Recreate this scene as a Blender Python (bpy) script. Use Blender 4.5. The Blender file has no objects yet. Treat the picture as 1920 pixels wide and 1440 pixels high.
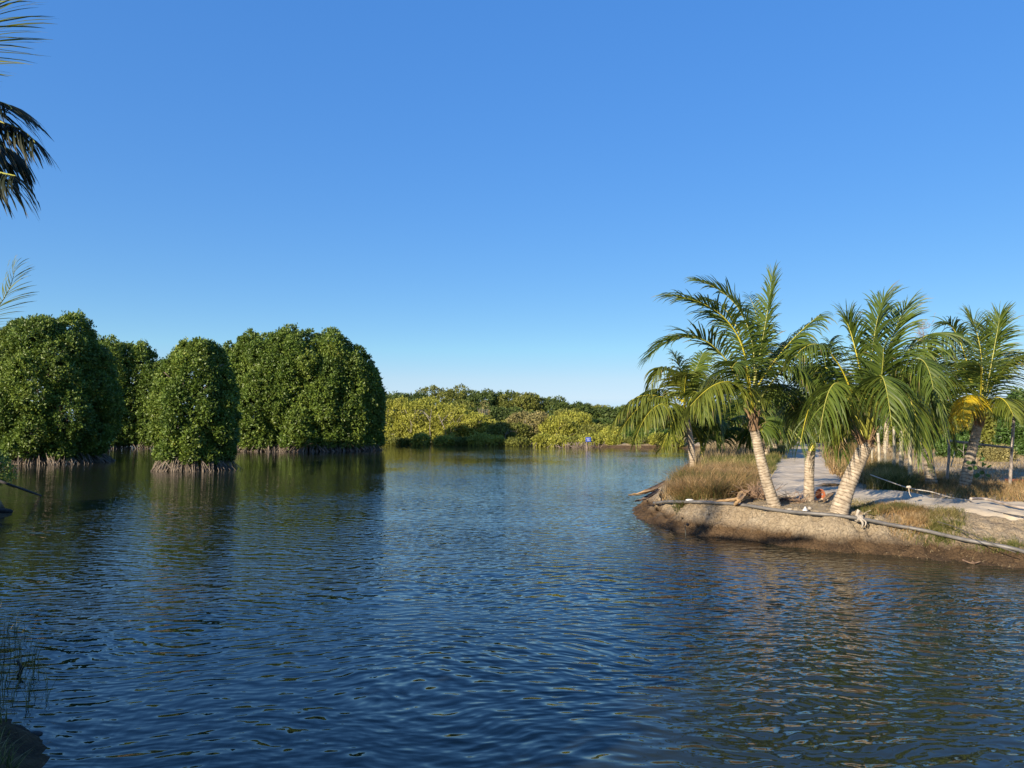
import bpy, math, random
import numpy as np
from mathutils import Vector

# ------------------------------------------------------------------ camera, sky, sun
CAMH, F, HORIZ = 2.5, 1400.0, 795.0
PITCH = math.atan((HORIZ-720)/F)
sc = bpy.context.scene
cam_d = bpy.data.cameras.new('camera'); cam = bpy.data.objects.new('camera', cam_d)
sc.collection.objects.link(cam); sc.camera = cam
cam.location = (0, 0, CAMH); cam.rotation_euler = (math.pi/2+PITCH, 0, 0)
cam_d.sensor_fit = 'HORIZONTAL'; cam_d.angle = 2*math.atan(960/F)
cam_d.clip_start = 0.1; cam_d.clip_end = 12000

SUN_AZ = (-0.643, -0.766); SUN_EL = math.radians(19.5)
tosun = Vector((SUN_AZ[0]*math.cos(SUN_EL), SUN_AZ[1]*math.cos(SUN_EL), math.sin(SUN_EL))).normalized()
w = bpy.data.worlds.new('World'); sc.world = w; w.use_nodes = True
nt = w.node_tree; nt.nodes.clear()
sky = nt.nodes.new('ShaderNodeTexSky'); sky.sky_type = 'NISHITA'; sky.sun_disc = False
sky.sun_elevation = SUN_EL; sky.sun_rotation = math.atan2(SUN_AZ[0], SUN_AZ[1]) % (2*math.pi)
sky.altitude = 0; sky.air_density = 0.9; sky.dust_density = 0.5; sky.ozone_density = 2.5
bg = nt.nodes.new('ShaderNodeBackground'); bg.inputs['Strength'].default_value = 0.122
wo = nt.nodes.new('ShaderNodeOutputWorld')
sp_ = nt.nodes.new('ShaderNodeSeparateColor'); sp_.mode = 'HSV'; cb_ = nt.nodes.new('ShaderNodeCombineColor'); cb_.mode = 'HSV'
ms_ = nt.nodes.new('ShaderNodeMath'); ms_.operation = 'MULTIPLY_ADD'; ms_.use_clamp = True; ms_.inputs[1].default_value = 1.0; ms_.inputs[2].default_value = .19
mp_ = nt.nodes.new('ShaderNodeMath'); mp_.operation = 'POWER'; mp_.inputs[1].default_value = .34
mv_ = nt.nodes.new('ShaderNodeMath'); mv_.operation = 'MULTIPLY'; mv_.inputs[1].default_value = 2.2
mh_ = nt.nodes.new('ShaderNodeMath'); mh_.operation = 'MULTIPLY_ADD'; mh_.inputs[1].default_value = 1.0; mh_.inputs[2].default_value = .008
mm_ = nt.nodes.new('ShaderNodeMath'); mm_.operation = 'MAXIMUM'; mm_.inputs[1].default_value = .572
for a_, b_ in ((sky.outputs[0], sp_.inputs[0]), (sp_.outputs[0], mh_.inputs[0]), (mh_.outputs[0], mm_.inputs[0]), (mm_.outputs[0], cb_.inputs[0]), (sp_.outputs[1], ms_.inputs[0]), (ms_.outputs[0], cb_.inputs[1]), (sp_.outputs[2], mp_.inputs[0]), (mp_.outputs[0], mv_.inputs[0]), (mv_.outputs[0], cb_.inputs[2])): nt.links.new(a_, b_)
nt.links.new(cb_.outputs[0], bg.inputs[0]); nt.links.new(bg.outputs[0], wo.inputs[0])
sun_d = bpy.data.lights.new('sun', 'SUN'); sun = bpy.data.objects.new('sun', sun_d)
sc.collection.objects.link(sun)
sun_d.energy = 5.0; sun_d.angle = math.radians(0.5); sun_d.color = (1.0, 0.86, 0.66)
sun.rotation_euler = tosun.to_track_quat('Z', 'Y').to_euler(); sun.location = (-30, -15, 20)
sc.view_settings.view_transform = 'Standard'; sc.view_settings.look = 'None'
sc.view_settings.gamma = 1.0; sc.view_settings.exposure = 0.92
sc.render.engine = 'CYCLES'
cy = sc.cycles
cy.use_denoising = True; cy.max_bounces = 6; cy.diffuse_bounces = 3; cy.glossy_bounces = 3
cy.transmission_bounces = 3; cy.transparent_max_bounces = 4; cy.caustics_reflective = False; cy.caustics_refractive = False

C = sc.collection
rs = np.random.RandomState(7)

def ray(px, py):
    a, b = (px-960)/F, (720-py)/F
    return np.array([a, math.cos(PITCH)-b*math.sin(PITCH), math.sin(PITCH)+b*math.cos(PITCH)])
def G(px, py, z=0.0):           # where the sight line through a pixel meets height z
    r = ray(px, py); t = (z-CAMH)/r[2]
    return np.array([r[0]*t, r[1]*t, z])
def at(px, py, y):              # point on the sight line at distance y
    r = ray(px, py); t = y/r[1]
    return np.array([r[0]*t, y, CAMH+r[2]*t])

# ------------------------------------------------------------------ mesh building
class MB:
    def __init__(s): s.v=[]; s.q=[]; s.t=[]; s.qm=[]; s.tm=[]; s.r=[]; s.n=0
    def add(s, v, quads=None, tris=None, m=0, r=None):
        v = np.asarray(v, float).reshape(-1, 3)
        if r is None: r = rs.rand()
        s.r.append(np.broadcast_to(np.asarray(r, float), (len(v),)).copy())
        s.v.append(v)
        if quads is not None and len(quads):
            q = np.asarray(quads, int).reshape(-1, 4)+s.n; s.q.append(q); s.qm.append(np.full(len(q), m))
        if tris is not None and len(tris):
            t = np.asarray(tris, int).reshape(-1, 3)+s.n; s.t.append(t); s.tm.append(np.full(len(t), m))
        s.n += len(v); return s
    def build(s, name, mats, parent=None, smooth=True):
        v = np.concatenate(s.v); 
        q = np.concatenate(s.q) if s.q else np.zeros((0, 4), int)
        t = np.concatenate(s.t) if s.t else np.zeros((0, 3), int)
        me = bpy.data.meshes.new(name)
        me.vertices.add(len(v)); me.vertices.foreach_set('co', v.astype(np.float32).ravel())
        nl = len(q)*4+len(t)*3; me.loops.add(nl); me.polygons.add(len(q)+len(t))
        me.loops.foreach_set('vertex_index', np.concatenate([q.ravel(), t.ravel()]).astype(np.int32))
        st = np.concatenate([np.arange(len(q))*4, len(q)*4+np.arange(len(t))*3]).astype(np.int32)
        me.polygons.foreach_set('loop_start', st)
        mi = np.concatenate((s.qm or [np.zeros(0, int)])+(s.tm or [np.zeros(0, int)])).astype(np.int32)
        me.polygons.foreach_set('material_index', mi)
        me.polygons.foreach_set('use_smooth', np.full(len(mi), smooth))
        me.update(calc_edges=True)
        at_ = me.attributes.new('rnd', 'FLOAT', 'POINT'); at_.data.foreach_set('value', np.concatenate(s.r).astype(np.float32))
        for m in (mats if isinstance(mats, (list, tuple)) else [mats]): me.materials.append(m)
        o = bpy.data.objects.new(name, me); C.objects.link(o)
        if parent is not None: o.parent = parent
        return o
def tag(o, label=None, cat=None, group=None, kind=None):
    if label: o['label'] = label
    if cat: o['category'] = cat
    if group: o['group'] = group
    if kind: o['kind'] = kind
    return o
def empty(name, loc, label, cat, group=None):
    o = bpy.data.objects.new(name, None); C.objects.link(o); o.location = loc
    o.empty_display_size = 0.2
    return tag(o, label, cat, group)
def shift(mb, loc):            # mesh data in world space -> local to its thing
    l = np.asarray(loc, float)
    mb.v = [v-l for v in mb.v]; return mb
def bez(p0, m, p2, n):         # quadratic through its middle point
    p0, m, p2 = map(lambda a: np.asarray(a, float), (p0, m, p2)); c = 2*m-.5*(p0+p2)
    t = np.linspace(0, 1, n)[:, None]
    return (1-t)**2*p0+2*t*(1-t)*c+t*t*p2
def spline(pts, n):            # Catmull-Rom through points
    p = np.asarray(pts, float); k = len(p)
    p = np.vstack([2*p[0]-p[1], p, 2*p[-1]-p[-2]])
    u = np.linspace(0, k-1-1e-9, n); i = u.astype(int); f = (u-i)[:, None]
    a, b, c, d = p[i], p[i+1], p[i+2], p[i+3]
    return .5*((2*b)+(-a+c)*f+(2*a-5*b+4*c-d)*f*f+(-a+3*b-3*c+d)*f**3)
def nrm(a): return a/(np.linalg.norm(a, axis=-1, keepdims=True)+1e-12)
def tube(mb, path, rad, sides=8, m=0, r=None, cap=True, flat=1.0, wob=0.0):
    p = np.asarray(path, float); n = len(p); rad = np.broadcast_to(np.asarray(rad, float), (n,))
    t = nrm(np.gradient(p, axis=0)); ref = np.array([0, 0, 1.]) if abs(t[:, 2]).mean() < .8 else np.array([0, 1., 0])
    a = nrm(np.cross(t, ref)); b = np.cross(a, t)
    th = np.linspace(0, 2*math.pi, sides, endpoint=False)
    R = rad[:, None]*(1+wob*(rs.rand(n, sides)-.5))
    v = p[:, None]+a[:, None]*(R*np.cos(th))[..., None]+b[:, None]*(R*flat*np.sin(th))[..., None]
    i = np.arange(n-1)[:, None]*sides; j = np.arange(sides)[None]; k = (j+1) % sides
    q = np.stack([i+j, i+k, i+sides+k, i+sides+j], -1).reshape(-1, 4)
    v = v.reshape(-1, 3); tr = None
    if cap:
        v = np.vstack([v, p[:1], p[-1:]]); c0 = n*sides; jj = np.arange(sides); kk = (jj+1) % sides
        tr = np.vstack([np.stack([jj, kk, np.full(sides, c0)], -1)[:, ::-1], np.stack([(n-1)*sides+jj, (n-1)*sides+kk, np.full(sides, c0+1)], -1)])
    if r is not None and np.ndim(r) == 1: r = np.concatenate([np.repeat(r, sides), [r[0], r[-1]] if cap else []])
    return mb.add(v, q, tr, m, r)
def box(mb, c, s, m=0, rot=0.0):
    x = np.array([[i, j, k] for i in (-.5, .5) for j in (-.5, .5) for k in (-.5, .5)])*np.asarray(s, float)
    cr, sr = math.cos(rot), math.sin(rot)
    x = np.stack([x[:, 0]*cr-x[:, 1]*sr, x[:, 0]*sr+x[:, 1]*cr, x[:, 2]], -1)+np.asarray(c, float)
    return mb.add(x, [[0, 1, 3, 2], [4, 6, 7, 5], [0, 4, 5, 1], [2, 3, 7, 6], [0, 2, 6, 4], [1, 5, 7, 3]], None, m, .5)

# smooth value noise in numpy
_tab = np.random.RandomState(3).rand(256, 256)
def vnoise(x, y):
    xi = np.floor(x).astype(int); yi = np.floor(y).astype(int); fx = x-xi; fy = y-yi
    fx = fx*fx*(3-2*fx); fy = fy*fy*(3-2*fy)
    g = lambda a, b: _tab[a % 256, b % 256]
    return (g(xi, yi)*(1-fx)+g(xi+1, yi)*fx)*(1-fy)+(g(xi, yi+1)*(1-fx)+g(xi+1, yi+1)*fx)*fy-.5
def fbm(x, y, s, o=4):
    r = 0
    for k in range(o): r = r+vnoise(x/s*2**k+17*k, y/s*2**k+9*k)*.5**k
    return r

# ------------------------------------------------------------------ materials
def mat(name):
    m = bpy.data.materials.new(name); m.use_nodes = True
    n = m.node_tree; b = n.nodes['Principled BSDF']; return m, n, b
def N(n, t, **k):
    x = n.nodes.new(t)
    for a, v in k.items(): setattr(x, a, v)
    return x
def ramp(n, stops, fac=None):
    r = N(n, 'ShaderNodeValToRGB'); e = r.color_ramp.elements
    while len(e) < len(stops): e.new(.5)
    for i, (p, c) in enumerate(stops): e[i].position = p; e[i].color = (*c, 1)
    if fac is not None: n.links.new(fac, r.inputs[0])
    return r
def noise(n, scale, detail=4, vec=None, rough=.55):
    x = N(n, 'ShaderNodeTexNoise'); x.inputs['Scale'].default_value = scale; x.inputs['Detail'].default_value = detail
    x.inputs['Roughness'].default_value = rough
    if vec is not None: n.links.new(vec, x.inputs['Vector'])
    return x
def wpos(n):
    return N(n, 'ShaderNodeNewGeometry').outputs['Position']
def leafmat(name, stops, trans=.35, rough=.45, spec=.4, lumpy=0.25):
    m, n, b = mat(name); L = n.links
    a = N(n, 'ShaderNodeAttribute', attribute_name='rnd')
    r = ramp(n, stops, a.outputs['Fac'])
    ns = noise(n, 0.9, 2, wpos(n))
    hs = N(n, 'ShaderNodeHueSaturation')
    mr = N(n, 'ShaderNodeMapRange'); mr.inputs['From Min'].default_value = .3; mr.inputs['From Max'].default_value = .7
    mr.inputs['To Min'].default_value = 1-lumpy; mr.inputs['To Max'].default_value = 1+lumpy
    L.new(ns.outputs['Fac'], mr.inputs['Value']); L.new(mr.outputs[0], hs.inputs['Value']); L.new(r.outputs[0], hs.inputs['Color'])
    L.new(hs.outputs[0], b.inputs['Base Color']); b.inputs['Roughness'].default_value = rough
    b.inputs['Specular IOR Level'].default_value = spec
    tr = N(n, 'ShaderNodeBsdfTranslucent'); L.new(hs.outputs[0], tr.inputs['Color'])
    mx = N(n, 'ShaderNodeMixShader'); mx.inputs[0].default_value = trans
    L.new(b.outputs[0], mx.inputs[1]); L.new(tr.outputs[0], mx.inputs[2])
    L.new(mx.outputs[0], n.nodes['Material Output'].inputs['Surface']); return m
def plain(name, c1, c2, scale=6, rough=.8, bump=.3, bscale=None, detail=5):
    m, n, b = mat(name); L = n.links; v = wpos(n)
    ns = noise(n, scale, detail, v); r = ramp(n, [(.3, c1), (.7, c2)], ns.outputs['Fac'])
    L.new(r.outputs[0], b.inputs['Base Color']); b.inputs['Roughness'].default_value = rough
    if bump:
        nb = noise(n, bscale or scale*3, 5, v); bp = N(n, 'ShaderNodeBump'); bp.inputs['Strength'].default_value = bump
        bp.inputs['Distance'].default_value = .02; L.new(nb.outputs['Fac'], bp.inputs['Height']); L.new(bp.outputs[0], b.inputs['Normal'])
    return m

M_mang = leafmat('mangrove_leaf', [(0, (.045, .09, .012)), (.5, (.115, .175, .025)), (.9, (.20, .255, .04)), (1, (.30, .28, .05))], .25, .5, .4, .2)
M_yel = leafmat('yellow_green_leaf', [(0, (.20, .22, .03)), (.5, (.33, .34, .055)), (1, (.45, .43, .09))], .35, .6, .3, .25)
M_dark = leafmat('far_tree_leaf', [(0, (.045, .075, .018)), (.6, (.085, .125, .028)), (1, (.14, .165, .045))], .3, .6, .3, .25)
M_olive = leafmat('olive_leaf', [(0, (.09, .11, .02)), (.6, (.17, .185, .035)), (1, (.25, .24, .06))], .3, .6, .3, .25)
M_dry = leafmat('dry_leaf', [(0, (.15, .14, .05)), (.6, (.26, .23, .09)), (1, (.34, .29, .13))], .25, .7, .2, .2)
M_bush = leafmat('bush_leaf', [(0, (.04, .085, .02)), (.6, (.08, .15, .03)), (1, (.15, .22, .05))], .35, .5, .4, .2)
M_grass = leafmat('dry_grass_blade', [(0, (.09, .11, .03)), (.3, (.19, .15, .055)), (.65, (.33, .20, .085)), (1, (.5, .36, .19))], .3, .7, .2, .2)
M_grassg = leafmat('green_grass_blade', [(0, (.06, .08, .02)), (.45, (.13, .14, .035)), (.75, (.24, .2, .07)), (1, (.4, .31, .15))], .3, .7, .2, .2)
M_straw = leafmat('straw_grass_blade', [(0, (.2, .15, .08)), (.5, (.3, .23, .13)), (1, (.42, .33, .2))], .3, .7, .2, .2)

def frondmat(name, g1, g2, g3, dry=0.0):
    # rnd: 0..1 = leaflet tone, 2..3 = rachis
    m, n, b = mat(name); L = n.links
    a = N(n, 'ShaderNodeAttribute', attribute_name='rnd')
    r = ramp(n, [(0, g1), (.55, g2), (.9, g3), (1, (.26, .19, .09))], a.outputs['Fac'])
    L.new(r.outputs[0], b.inputs['Base Color'])
    b.inputs['Roughness'].default_value = .48; b.inputs['Specular IOR Level'].default_value = .4
    tr = N(n, 'ShaderNodeBsdfTranslucent'); L.new(r.outputs[0], tr.inputs['Color'])
    mx = N(n, 'ShaderNodeMixShader'); mx.inputs[0].default_value = .42
    L.new(b.outputs[0], mx.inputs[1]); L.new(tr.outputs[0], mx.inputs[2])
    L.new(mx.outputs[0], n.nodes['Material Output'].inputs['Surface']); return m
M_fr = frondmat('palm_leaflet', (.04, .072, .013), (.115, .165, .024), (.25, .28, .045))
M_fry = frondmat('palm_leaflet_yellowing', (.09, .12, .018), (.17, .20, .028), (.33, .32, .045))
M_frgold = frondmat('palm_leaflet_golden', (.42, .34, .02), (.6, .44, .02), (.7, .45, .04))
M_frdry = frondmat('palm_leaflet_dry', (.12, .08, .045), (.2, .13, .07), (.3, .2, .11))
M_frdark = frondmat('palm_leaflet_shade_tone', (.012, .02, .01), (.03, .042, .018), (.09, .08, .05))  # shade on the near fronds painted as dark leaflet colour, plus brownish old fibre
M_rach = plain('palm_rachis', (.22, .24, .04), (.34, .32, .06), 8, .45, 0)
M_rachy = plain('palm_petiole_yellow', (.36, .33, .03), (.52, .44, .04), 8, .45, 0)
M_sheath = plain('palm_sheath_fibre', (.10, .06, .035), (.3, .19, .1), 22, .9, .8, 60)
M_husk = plain('dry_palm_husk', (.28, .17, .08), (.52, .36, .2), 9, .8, .5, 40)
M_huskd = plain('dark_palm_husk', (.06, .05, .05), (.16, .12, .1), 9, .8, .5, 40)

def trunkmat():
    m, n, b = mat('palm_trunk_bark'); L = n.links
    a = N(n, 'ShaderNodeAttribute', attribute_name='rnd'); v = wpos(n)
    ns = noise(n, 9, 6, v); nb = noise(n, 45, 6, v)
    c = ramp(n, [(.3, (.22, .175, .125)), (.55, (.37, .305, .225)), (.75, (.5, .43, .33))], ns.outputs['Fac'])
    d = ramp(n, [(0, (.34, .30, .27)), (.22, (.62, .57, .52)), (.45, (1, 1, 1)), (1, (1, 1, 1))], a.outputs['Fac'])
    mx = N(n, 'ShaderNodeMix', data_type='RGBA', blend_type='MULTIPLY'); mx.inputs[0].default_value = 1
    L.new(c.outputs[0], mx.inputs[6]); L.new(d.outputs[0], mx.inputs[7]); L.new(mx.outputs[2], b.inputs['Base Color'])
    bp = N(n, 'ShaderNodeBump'); bp.inputs['Strength'].default_value = .6; bp.inputs['Distance'].default_value = .01
    L.new(nb.outputs['Fac'], bp.inputs['Height']); L.new(bp.outputs[0], b.inputs['Normal']); b.inputs['Roughness'].default_value = .9
    return m
M_trunk = trunkmat()
M_bark = plain('mangrove_bark', (.10, .075, .055), (.24, .18, .14), 6, .9, .5)
M_root = plain('mangrove_root', (.09, .07, .052), (.27, .215, .16), 3, .85, .4, 30)
M_branch = plain('grey_branch', (.2, .17, .15), (.38, .34, .31), 5, .9, .3)
M_feather = plain('bare_feathery_twig', (.17, .15, .14), (.3, .26, .25), 5, .9, 0)

def groundmat():
    m, n, b = mat('earth'); L = n.links; v = wpos(n)
    big = noise(n, .35, 5, v); med = noise(n, 2.6, 8, v, .62); fine = noise(n, 24, 8, v, .7)
    dry = ramp(n, [(.25, (.25, .19, .12)), (.5, (.46, .375, .255)), (.72, (.62, .54, .40))], med.outputs['Fac'])
    warm = ramp(n, [(.3, (.33, .23, .14)), (.65, (.48, .38, .26))], big.outputs['Fac'])
    m1 = N(n, 'ShaderNodeMix', data_type='RGBA'); m1.inputs[0].default_value = .35
    L.new(dry.outputs[0], m1.inputs[6]); L.new(warm.outputs[0], m1.inputs[7])
    sp = N(n, 'ShaderNodeSeparateXYZ'); L.new(v, sp.inputs[0])
    ad = N(n, 'ShaderNodeMath', operation='MULTIPLY_ADD'); L.new(med.outputs['Fac'], ad.inputs[0]); ad.inputs[1].default_value = -.32; L.new(sp.outputs[2], ad.inputs[2])
    wet = N(n, 'ShaderNodeMapRange'); wet.inputs['From Min'].default_value = .02; wet.inputs['From Max'].default_value = .20
    L.new(ad.outputs[0], wet.inputs['Value'])
    wc = ramp(n, [(.3, (.06, .038, .022)), (.7, (.18, .115, .06))], med.outputs['Fac'])
    m2 = N(n, 'ShaderNodeMix', data_type='RGBA'); L.new(wet.outputs[0], m2.inputs[0]); L.new(wc.outputs[0], m2.inputs[6]); L.new(m1.outputs[2], m2.inputs[7])
    fr = ramp(n, [(.3, (.45, .42, .40)), (.5, (.95, .95, .95)), (.75, (1.25, 1.25, 1.25))], fine.outputs['Fac'])
    m3 = N(n, 'ShaderNodeMix', data_type='RGBA', blend_type='MULTIPLY'); m3.inputs[0].default_value = .8
    L.new(m2.outputs[2], m3.inputs[6]); L.new(fr.outputs[0], m3.inputs[7])
    b.inputs['Roughness'].default_value = .93; b.inputs['Specular IOR Level'].default_value = .2
    vo = N(n, 'ShaderNodeTexVoronoi', feature='DISTANCE_TO_EDGE'); vo.inputs['Scale'].default_value = 7.5
    wv = N(n, 'ShaderNodeMix', data_type='RGBA', blend_type='LINEAR_LIGHT'); wv.inputs[0].default_value = .12
    L.new(v, wv.inputs[6]); L.new(noise(n, 4, 3, v).outputs['Color'], wv.inputs[7]); L.new(wv.outputs[2], vo.inputs['Vector'])
    cr = ramp(n, [(0, (0, 0, 0)), (.06, (1, 1, 1))], vo.outputs['Distance'])
    ck = ramp(n, [(0, (.5, .46, .42)), (.03, (.85, .83, .8)), (.06, (1, 1, 1))], vo.outputs['Distance'])
    cm = N(n, 'ShaderNodeMapRange'); cm.inputs['From Min'].default_value = .5; cm.inputs['From Max'].default_value = .68; L.new(noise(n, 1.3, 3, v).outputs['Fac'], cm.inputs['Value'])
    m4 = N(n, 'ShaderNodeMix', data_type='RGBA', blend_type='MULTIPLY'); L.new(cm.outputs[0], m4.inputs[0]); L.new(m3.outputs[2], m4.inputs[6]); L.new(ck.outputs[0], m4.inputs[7]); L.new(m4.outputs[2], b.inputs['Base Color'])
    a1 = N(n, 'ShaderNodeMath', operation='MULTIPLY_ADD'); L.new(cr.outputs[0], a1.inputs[0]); a1.inputs[1].default_value = .22; L.new(fine.outputs['Fac'], a1.inputs[2])
    a2 = N(n, 'ShaderNodeMath', operation='MULTIPLY_ADD'); L.new(med.outputs['Fac'], a2.inputs[0]); a2.inputs[1].default_value = 2.0; L.new(a1.outputs[0], a2.inputs[2])
    bp = N(n, 'ShaderNodeBump'); bp.inputs['Strength'].default_value = 1.0; bp.inputs['Distance'].default_value = .09
    L.new(a2.outputs[0], bp.inputs['Height']); L.new(bp.outputs[0], b.inputs['Normal']); return m
M_ground = groundmat()
M_path = plain('pale_path', (.37, .30, .21), (.60, .51, .375), .9, .95, .6, 30, 10)
M_pipe = plain('grey_pipe', (.085, .08, .075), (.17, .16, .15), 5, .5, .1)
M_rag = plain('pale_rag', (.2, .175, .145), (.42, .37, .31), 14, .9, .6)
M_white = plain('white_plastic', (.5, .5, .5), (.65, .65, .66), 9, .5, 0)
M_rope = plain('pale_rope', (.35, .31, .26), (.5, .45, .38), 20, .8, .3)
M_cable = plain('dark_cable', (.05, .045, .04), (.1, .09, .08), 20, .6, 0)
M_post = plain('peeled_pale_wood', (.22, .19, .13), (.5, .44, .32), 5, .8, .4, 25)
M_gpost = plain('weathered_grey_wood', (.2, .16, .13), (.42, .36, .31), 6, .85, .5, 25)
M_rust = plain('reddish_brown_shell', (.24, .07, .03), (.42, .14, .06), 6, .6, .3)
M_black = plain('char_and_hole_black', (.02, .018, .016), (.05, .045, .04), 10, .9, .6)
M_purple = plain('dark_purple_cloth', (.03, .012, .028), (.06, .025, .05), 6, .9, .5)
M_blue = plain('blue_paint', (.015, .05, .30), (.02, .06, .34), 6, .5, 0)
M_twig = plain('dry_twig', (.16, .10, .07), (.30, .2, .13), 10, .9, .3)
M_stone = plain('pale_stone', (.25, .22, .18), (.4, .36, .3), 9, .9, .4)

# water: opaque murky body under a rippled, reflecting skin; the ripples are sums of wave trains
def watermat():
    m, n, b = mat('rippled_water'); L = n.links
    v = wpos(n); R = np.random.RandomState(11)
    fl = N(n, 'ShaderNodeVectorMath', operation='MULTIPLY'); L.new(v, fl.inputs[0]); fl.inputs[1].default_value = (1, 1, 0)
    def vm(op, *ins):
        x = N(n, 'ShaderNodeVectorMath', operation=op)
        for i, q in enumerate(ins):
            if isinstance(q, (tuple, list)): x.inputs[i].default_value = q
            elif q is not None: L.new(q, x.inputs[i])
        return x
    def mm(op, a, c, d=None):
        x = N(n, 'ShaderNodeMath', operation=op)
        for i, q in enumerate((a, c, d)):
            if q is None: continue
            if isinstance(q, (int, float)): x.inputs[i].default_value = q
            else: L.new(q, x.inputs[i])
        return x.outputs[0]
    w1 = vm('SUBTRACT', noise(n, .28, 1, fl.outputs[0]).outputs['Color'], (.5, .5, .5))
    w2 = vm('SUBTRACT', noise(n, 1.7, 1, fl.outputs[0]).outputs['Color'], (.5, .5, .5))
    p = vm('MULTIPLY_ADD', w1.outputs[0], (1.6, 1.6, 0), fl.outputs[0])
    p = vm('MULTIPLY_ADD', w2.outputs[0], (.22, .22, 0), p.outputs[0])
    sp = N(n, 'ShaderNodeSeparateXYZ'); L.new(p.outputs[0], sp.inputs[0])
    cx = N(n, 'ShaderNodeCombineXYZ'); cy_ = N(n, 'ShaderNodeCombineXYZ')
    for i in range(3): L.new(sp.outputs[0], cx.inputs[i]); L.new(sp.outputs[1], cy_.inputs[i])
    sx = sy = None
    for g in range(11):
        lam = np.array([.06, .105, .2])*(1.09**g)*(1+.06*R.randn(3)) if g < 10 else np.array([.7, 1.2, .9])
        ang = np.radians(np.array([108, 74, 92])+R.randn(3)*np.array([40, 36, 28]))
        k = 2*np.pi/lam; kx, ky = k*np.cos(ang), k*np.sin(ang); ph = R.rand(3)*6.28
        s = np.array([.028, .036, .040])*(.8+.4*R.rand(3)) if g < 10 else np.array([.014, .010, .015])
        a = vm('MULTIPLY_ADD', cx.outputs[0], tuple(kx), tuple(ph))
        a = vm('MULTIPLY_ADD', cy_.outputs[0], tuple(ky), a.outputs[0])
        s1 = vm('SINE', a.outputs[0]); sn = vm('SINE', vm('MULTIPLY_ADD', s1.outputs[0], (-.65, -.65, -.65), a.outputs[0]).outputs[0])
        dx = vm('DOT_PRODUCT', sn.outputs[0], tuple(s*np.cos(ang))).outputs['Value']
        dy = vm('DOT_PRODUCT', sn.outputs[0], tuple(s*np.sin(ang))).outputs['Value']
        sx = dx if sx is None else mm('ADD', sx, dx); sy = dy if sy is None else mm('ADD', sy, dy)
    # gusts: calmer and rougher patches
    amp = N(n, 'ShaderNodeMapRange'); amp.inputs['From Min'].default_value = .34; amp.inputs['From Max'].default_value = .66
    amp.inputs['To Min'].default_value = .42; amp.inputs['To Max'].default_value = 1.4
    L.new(noise(n, .11, 2, fl.outputs[0]).outputs['Fac'], amp.inputs['Value'])
    s0 = N(n, 'ShaderNodeSeparateXYZ'); L.new(v, s0.inputs[0])
    far = N(n, 'ShaderNodeMapRange', interpolation_type='SMOOTHSTEP'); far.inputs['From Min'].default_value = 7; far.inputs['From Max'].default_value = 50
    far.inputs['To Min'].default_value = 1; far.inputs['To Max'].default_value = .34
    L.new(s0.outputs[1], far.inputs['Value'])       # sheltered water beyond the open middle is calmer
    lee = N(n, 'ShaderNodeMapRange', interpolation_type='SMOOTHSTEP'); lee.inputs['From Min'].default_value = -14; lee.inputs['From Max'].default_value = -3
    lee.inputs['To Min'].default_value = .55; lee.inputs['To Max'].default_value = 1; L.new(s0.outputs[0], lee.inputs['Value'])
    A = mm('MULTIPLY', mm('MULTIPLY', mm('MULTIPLY', amp.outputs[0], far.outputs[0]), lee.outputs[0]), .74)
    sx = mm('MULTIPLY', mm('MULTIPLY', sx, A), -1.0); sy = mm('MULTIPLY', mm('MULTIPLY', sy, A), -1.0)
    cb = N(n, 'ShaderNodeCombineXYZ'); L.new(sx, cb.inputs[0]); L.new(sy, cb.inputs[1]); cb.inputs[2].default_value = 1
    nn = vm('NORMALIZE', cb.outputs[0])
    L.new(nn.outputs[0], b.inputs['Normal'])
    mud = ramp(n, [(.35, (.013, .018, .013)), (.7, (.020, .024, .012))], noise(n, .15, 3, fl.outputs[0]).outputs['Fac'])
    L.new(mud.outputs[0], b.inputs['Base Color'])
    b.inputs['Roughness'].default_value = .03; b.inputs['IOR'].default_value = 1.45
    return m
M_water = watermat()

# ------------------------------------------------------------------ land
SH = [G(1920,1068),G(1800,1055),G(1700,1046),G(1600,1038),G(1500,1030),G(1400,1013),G(1300,1003),G(1240,993),G(1200,978),G(1187,965),G(1190,950),G(1207,934),G(1236,915),G(1262,895),G(1284,872),G(1300,858)]
main = [(60,-60),(22,-10),(13,6.5)]+[tuple(p[:2]) for p in SH]+[(16.5,66),(19,76),G(1272,840)[:2],G(1200,840)[:2],G(1120,839)[:2],G(1060,838)[:2],G(1000,836)[:2],G(900,834)[:2],G(800,832)[:2],G(715,831)[:2],G(600,830)[:2],(-45,100),(-70,96),(-140,110),(-1500,300),(-3000,4500),(4500,4500),(4500,-60)]
left = [(-1500,200),(-60,45),(-30,28),(-18,23),(-14.9,22),(-13.9,20.9),(-13.5,19.6),(-12.8,17.6),(-11.6,14.2),(-8.2,10.6),(-6.2,8.3),(-4.9,7.1),(-4.05,6.35),(-3.45,5.8),(-2.95,5.3),(-2.7,4.5),(-2.2,3.3),(-.8,2.0),(4,.8),(9,-6),(40,-60),(-1500,-60)]
def sdist(x, y, poly):
    P = np.array([(float(a), float(b)) for a, b in poly]); Q = np.roll(P, -1, 0)
    d2 = np.full(x.shape, 1e18); ins = np.zeros(x.shape, bool)
    for (ax, ay), (bx, by) in zip(P, Q):
        ex, ey = bx-ax, by-ay; t = np.clip(((x-ax)*ex+(y-ay)*ey)/(ex*ex+ey*ey+1e-12), 0, 1)
        d2 = np.minimum(d2, (x-ax-t*ex)**2+(y-ay-t*ey)**2)
        if ay != by: ins ^= ((ay > y) != (by > y)) & (x < (bx-ax)*(y-ay)/(by-ay)+ax)
    return np.where(ins, 1, -1)*np.sqrt(d2)
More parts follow.
